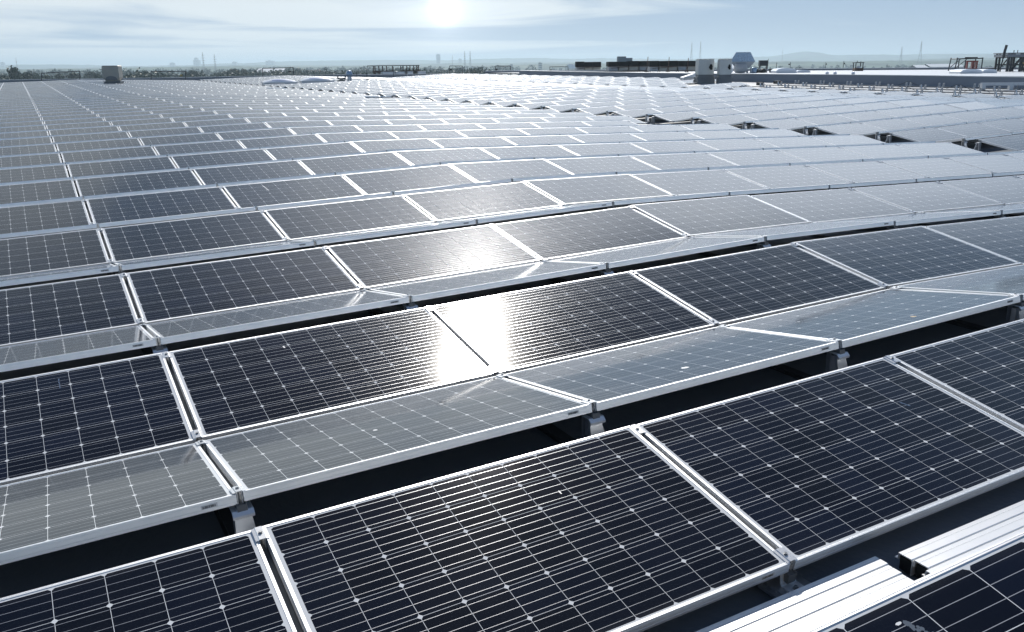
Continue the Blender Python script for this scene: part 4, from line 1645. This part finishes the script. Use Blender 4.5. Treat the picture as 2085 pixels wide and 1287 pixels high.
crowns = []
for q, (rx, rz_, nl) in enumerate(((3.6, 4.8, 1500), (4.6, 4.2, 1700), (2.6, 5.0, 1100))):
    b = MB(); leaf_cloud(b, (0, 0, 8.2), rx, rz_, nl, .38, random.Random(40 + q), 11)
    crowns.append(b.mesh('crown', [M['leaf']]))
b = MB()
b.tube((0, 0, 0), (0, 0, 5), .32, 8, r1=.22)
for a_ in range(5):
    b.tube((0, 0, 3.6 + a_ * .3), (math.cos(a_ * 1.3) * 2.0, math.sin(a_ * 1.3) * 2.0, 7.4 + a_ * .5), .12, 5, r1=.04)
trunkm = b.mesh('trunk', [M['wood']])
tdesc = [(28, 136.5, 300, 2, 'tall dark tree at the far left, highest against the hills'), (5, 150, 320, 1, 'dark tree cut by left picture edge'),
         (52, 152, 310, 0, 'dark tree just right of the tallest one'), (75, 152, 330, 1, 'bushy tree left of the first guard hoop'),
         (120, 150, 340, 2, 'small tree seen through the leftmost guard hoop'), (150, 151, 330, 0, 'tree at right post of the leftmost guard hoop'),
         (182, 144, 420, 1, 'broad hazy tree left of the ventilation hood'), (199, 152, 330, 2, 'tree touching left side of the ventilation hood'),
         (262, 152, 350, 1, 'tree right of the ventilation hood'), (295, 149, 360, 0, 'tree left of the second guard hoop'),
         (389, 142, 420, 1, 'rounded dark tree left of the twin pylons'), (475, 138, 430, 1, 'dark tree with broad crown right of the twin pylons'),
         (497, 143, 430, 0, 'lower tree beside the broad-crowned one'), (640, 145, 470, 1, 'hazy tree above the right rooflight'),
         (560, 147, 480, 2, 'hazy tree seen through guard hoop behind the rooflights')]
for q, (x_, yt, dd_, ck, lb) in enumerate(tdesc):
    p = at(x_, yt, dd_)
    ht = p.z - ZG
    e = thing('tree', (p.x, p.y, ZG), q * 1.7, lb, 'tree', 'trees beyond the far parapet')
    s_ = ht / 12.4
    e.scale = (s_, s_, s_)
    put('crown', crowns[ck], e); put('trunk', trunkm, e)

b = MB()
rw = random.Random(77)
for q in range(230):
    a_ = R(rw.uniform(-7, 27))
    d_ = rw.uniform(320, 470)
    if hnoise(a_ * 60, 8, 3) < -.5:
        continue
    ht = rw.uniform(8.0, 10.5) + .5 * hnoise(a_ * 90, 4, 2)
    leaf_cloud(b, (d_ * math.sin(a_), d_ * math.cos(a_), ZG + ht * .58), ht * .55, ht * .45, 170, .5, rw, 6)
for q in range(1500):
    a_ = R(rw.uniform(-6, 64) if q % 2 else rw.uniform(-6, 28))
    d_ = 340 + 1400 * rw.random() ** 2
    if a_ > R(30):
        d_ = 600 + 1500 * rw.random()
    clump = hnoise(a_ * 40 + d_ * .004, 3, 3)
    if clump < -.9:
        continue
    ht = rw.uniform(7.5, 11.0) + .0014 * d_ + 1.2 * clump
    if a_ > R(30):
        ht = rw.uniform(5, 9)
    nl = int(max(26, 150 * 400 / d_))
    ls = .45 * (d_ / 400) ** .75
    leaf_cloud(b, (d_ * math.sin(a_), d_ * math.cos(a_), ZG + ht * .56), ht * .58, ht * .46, nl, ls, rw, 5)
o = b.build('woods', M['leaf'])
tag(o, 'hazy belts of woodland on the plain beyond the roof', 'woods', kind='stuff')

# pylons
def pylon(x_, ytop, ybase_depth, hgt, lb, rz_=0, slim=1.0):
    p = at(x_, ytop, ybase_depth)
    H_ = p.z - ZG
    t = thing('pylon', (p.x, p.y, ZG), rz_, lb, 'pylon', 'lattice pylons on the plain')
    b = MB()
    r_ = .00007 * ybase_depth
    w0 = H_ * .11 * slim
    def wz(z):
        f_ = z / H_
        return w0 * (1 - f_ / .62 * .72) if f_ < .62 else w0 * .28 * (1 - (f_ - .62) / .38 * .8)
    lv = [H_ * f_ for f_ in (0, .16, .30, .42, .52, .62, .71, .80, .89, 1)]
    for z0, z1 in zip(lv, lv[1:]):
        a0, a1 = wz(z0), wz(z1)
        C0 = [Vector((sx * a0, sy * a0, z0)) for sx, sy in ((-1, -1), (1, -1), (1, 1), (-1, 1))]
        C1 = [Vector((sx * a1, sy * a1, z1)) for sx, sy in ((-1, -1), (1, -1), (1, 1), (-1, 1))]
        for k in range(4):
            l_ = (k + 1) % 4
            b.tube(C0[k], C1[k], r_, 4)
            b.tube(C0[k], C1[l_], r_ * .55, 4); b.tube(C0[l_], C1[k], r_ * .55, 4)
    b.build('lattice', M['lattice'], t)
    b = MB()
    b.tube((0, 0, H_ * .62), (0, 0, H_ * .93), r_ * .8, 4)
    for f_, l_ in ((.66, .15), (.77, .19), (.88, .13)):
        z_ = H_ * f_
        for s_ in (-1, 1):
            b.tube((0, 0, z_ + H_ * .02), (s_ * H_ * l_ * slim, 0, z_), r_ * .8, 4); b.tube((0, 0, z_ - H_ * .015), (s_ * H_ * l_ * slim, 0, z_), r_ * .8, 4)
            b.tube((s_ * H_ * l_ * slim, 0, z_), (s_ * H_ * l_ * slim, 0, z_ - H_ * .035), r_ * .6, 4)
    b.build('cross_arms', M['lattice'], t)


pylon(412, 106, 1250, 0, 'left pylon of the pair behind the left parapet', .5, .55)
pylon(436, 110, 1350, 0, 'right pylon of the pair behind the left parapet', .5, .55)
pylon(946, 104, 1500, 0, 'left faint pylon of the middle pair near the narrow guard hoop', .6, .5)
pylon(957, 103, 1550, 0, 'right faint pylon of the middle pair near the narrow guard hoop', .6, .5)
pylon(1409, 86, 1700, 0, 'left faint pylon of the pair above the cooling bank', .7, .6)
pylon(1427, 84, 1700, 0, 'right faint pylon of the pair above the cooling bank', .7, .6)
pylon(1837, 95, 1650, 0, 'shorter pylon right of the caged machine', .4, .8)
pylon(1877, 84, 1450, 0, 'tallest pylon left of the scaffold, standing before hills', .4, .8)
for x_, yt, dd_, lb in ((32, 118, 1200, 'thin lone mast at far left above the tallest tree'), (1594, 101, 2600, 'thin mast on top of the far hill'), (921, 112, 2200, 'faint thin mast between tower block and middle pylons')):
    p = at(x_, yt, dd_)
    t = thing('mast', (p.x, p.y, ZG), 0, lb, 'mast')
    b = MB(); b.tube((0, 0, 0), (0, 0, p.z - ZG), .00035 * dd_, 6, r1=.00015 * dd_); b.build('pole', M['lattice'], t)
    b = MB(); b.tube((0, 0, (p.z - ZG) * .8), (0, 0, (p.z - ZG) * .82), .0009 * dd_, 6); b.build('aerial', M['lattice'], t)

# far buildings fading in the haze
def block(xa, xb, yt, dd_, lb, floors=8, mt='conc', steps=()):
    A_, B_ = at(xa, yt, dd_), at(xb, yt, dd_)
    w_ = (B_ - A_).length
    h_ = A_.z - ZG
    d_ = B_ - A_
    t = thing('tower_block', (A_.x, A_.y, ZG), math.atan2(d_.y, d_.x), lb, 'building', 'far buildings in the haze')
    b = MB(); b.box(0, w_, 0, w_ * .8, 0, h_); b.build('wall', M[mt], t)
    b = MB(); b.box(w_ * .3, w_ * .6, w_ * .2, w_ * .6, h_, h_ * 1.04 + 1); b.build('roof_plant', M[mt], t)
    b = MB()
    for q in range(floors):
        z_ = h_ * (q + .5) / floors
        b.box(w_ * .06, w_ * .94, -.12, -.02, z_, z_ + h_ / floors * .4)
    b.build('window_bands', M['winglass'], t)


block(888, 896, 111, 3600, 'tallest faint tower block in the middle of the skyline', 16)
block(393, 405, 122, 4100, 'wide faint block left of the left pylon pair', 8)
block(395, 402, 118, 4150, 'narrow faint tower behind the wide faint block', 10)
block(540, 556, 124, 4000, 'faint stepped block on the hill above the rooflights', 6)
block(472, 481, 126, 4100, 'small faint block right of the left pylon pair', 6)
block(0, 7, 127, 4000, 'faint pale block at the left picture edge', 6)
block(345, 354, 128, 4000, 'faint low block right of the second guard hoop', 5)
block(1096, 1104, 128, 1500, 'pale office block left of the smaller cooling unit', 5)
block(1038, 1044, 131, 1600, 'small pale block right of the guard hoop', 4)
block(933, 940, 120, 4100, 'faint block left of the middle pylon pair', 7)

def house(x_, yt, dd_, rz_, lb, mt):
    p = at(x_, yt, dd_)
    h_ = max(p.z - ZG, 4.5)
    t = thing('house', (p.x, p.y, ZG), rz_, lb, 'house', 'small houses among the woods')
    hw = h_ * .62
    b = MB(); b.box(-6, 6, -4, 4, 0, hw); b.build('wall', M['house'], t)
    b = MB()
    b.poly([(-6.4, -4.6, hw - .2), (6.4, -4.6, hw - .2), (6.4, 0, h_), (-6.4, 0, h_)]); b.poly([(6.4, 4.6, hw - .2), (-6.4, 4.6, hw - .2), (-6.4, 0, h_), (6.4, 0, h_)])
    b.poly([(-6, -4, hw), (-6, 0, h_ - .2), (-6, 4, hw)]); b.poly([(6, -4, hw), (6, 4, hw), (6, 0, h_ - .2)])
    rf = b.build('roof', M[mt], t)
    b = MB(); b.box(2.5, 3.3, -.4, .4, h_ - 1, h_ + .9); b.build('chimney', M['house'], rf)
    b = MB()
    for q in (-3.6, -.6, 2.4):
        b.box(q, q + 1.2, -4.06, -4.0, hw * .5, hw * .8)
    b.build('window', M['winglass'], t)


for q, (x_, yt, dd_, lb, mt) in enumerate(((632, 143, 800, 'pale house behind the right rooflight, leftmost of a row', 'tile'), (646, 142, 820, 'second house of the row behind the right rooflight', 'tile'),
                                           (662, 143, 840, 'house with white gable behind the right rooflight, rightmost of row', 'white'), (541, 138, 900, 'bright-roofed house above left side of guard hoop', 'white'),
                                           (563, 137, 900, 'bright-roofed house in the middle of the guard hoop', 'white'), (1060, 143, 700, 'small white house left of the upper roof ledge', 'white'),
                                           (1162, 131, 1100, 'pale house left of the smaller cooling unit', 'white'))):
    house(x_, yt, dd_, .4 + .5 * q, lb, mt)
for q, (xa, xb, yt, dd_, lb) in enumerate(((1868, 1893, 132.5, 750, 'low pale shed below the shorter pylon'), (1895, 1965, 130.5, 800, 'long pale greenhouse roof left of the scaffold'), (520, 575, 139.5, 700, 'long low white shed behind the guard hoop'))):
    A_, B_ = at(xa, yt, dd_), at(xb, yt, dd_)
    w_ = (B_ - A_).length
    d_ = B_ - A_
    t = thing('low_shed', (A_.x, A_.y, ZG), math.atan2(d_.y, d_.x), lb, 'shed', 'long low sheds')
    h_ = max(A_.z - ZG, 3)
    b = MB(); b.box(0, w_, 0, 20, 0, h_ * .75); b.build('wall', M['conc'], t)
    b = MB(); b.poly([(0, -.5, h_ * .75), (w_, -.5, h_ * .75), (w_, 10, h_), (0, 10, h_)]); b.poly([(w_, 20.5, h_ * .75), (0, 20.5, h_ * .75), (0, 10, h_), (w_, 10, h_)]); b.build('roof', M['white'], t)

# ------------------------------------------------------------------ the air
b = MB()
b.box(-9000, 9000, -9000, 9000, ZG - 3, 66)
hm = bpy.data.materials.new('haze')
hm.use_nodes = True
ht_ = hm.node_tree
ht_.nodes.clear()
pv = N(ht_, 'ShaderNodeVolumePrincipled')
pv.inputs['Color'].default_value = (.68, .87, 1.0, 1)
pv.inputs['Density'].default_value = .00030
pv.inputs['Anisotropy'].default_value = .32
ho = N(ht_, 'ShaderNodeOutputMaterial')
L(ht_, pv.outputs[0], ho.inputs['Volume'])
o = b.build('haze', hm)
tag(o, 'thin blue haze over the plain', 'haze', kind='stuff')
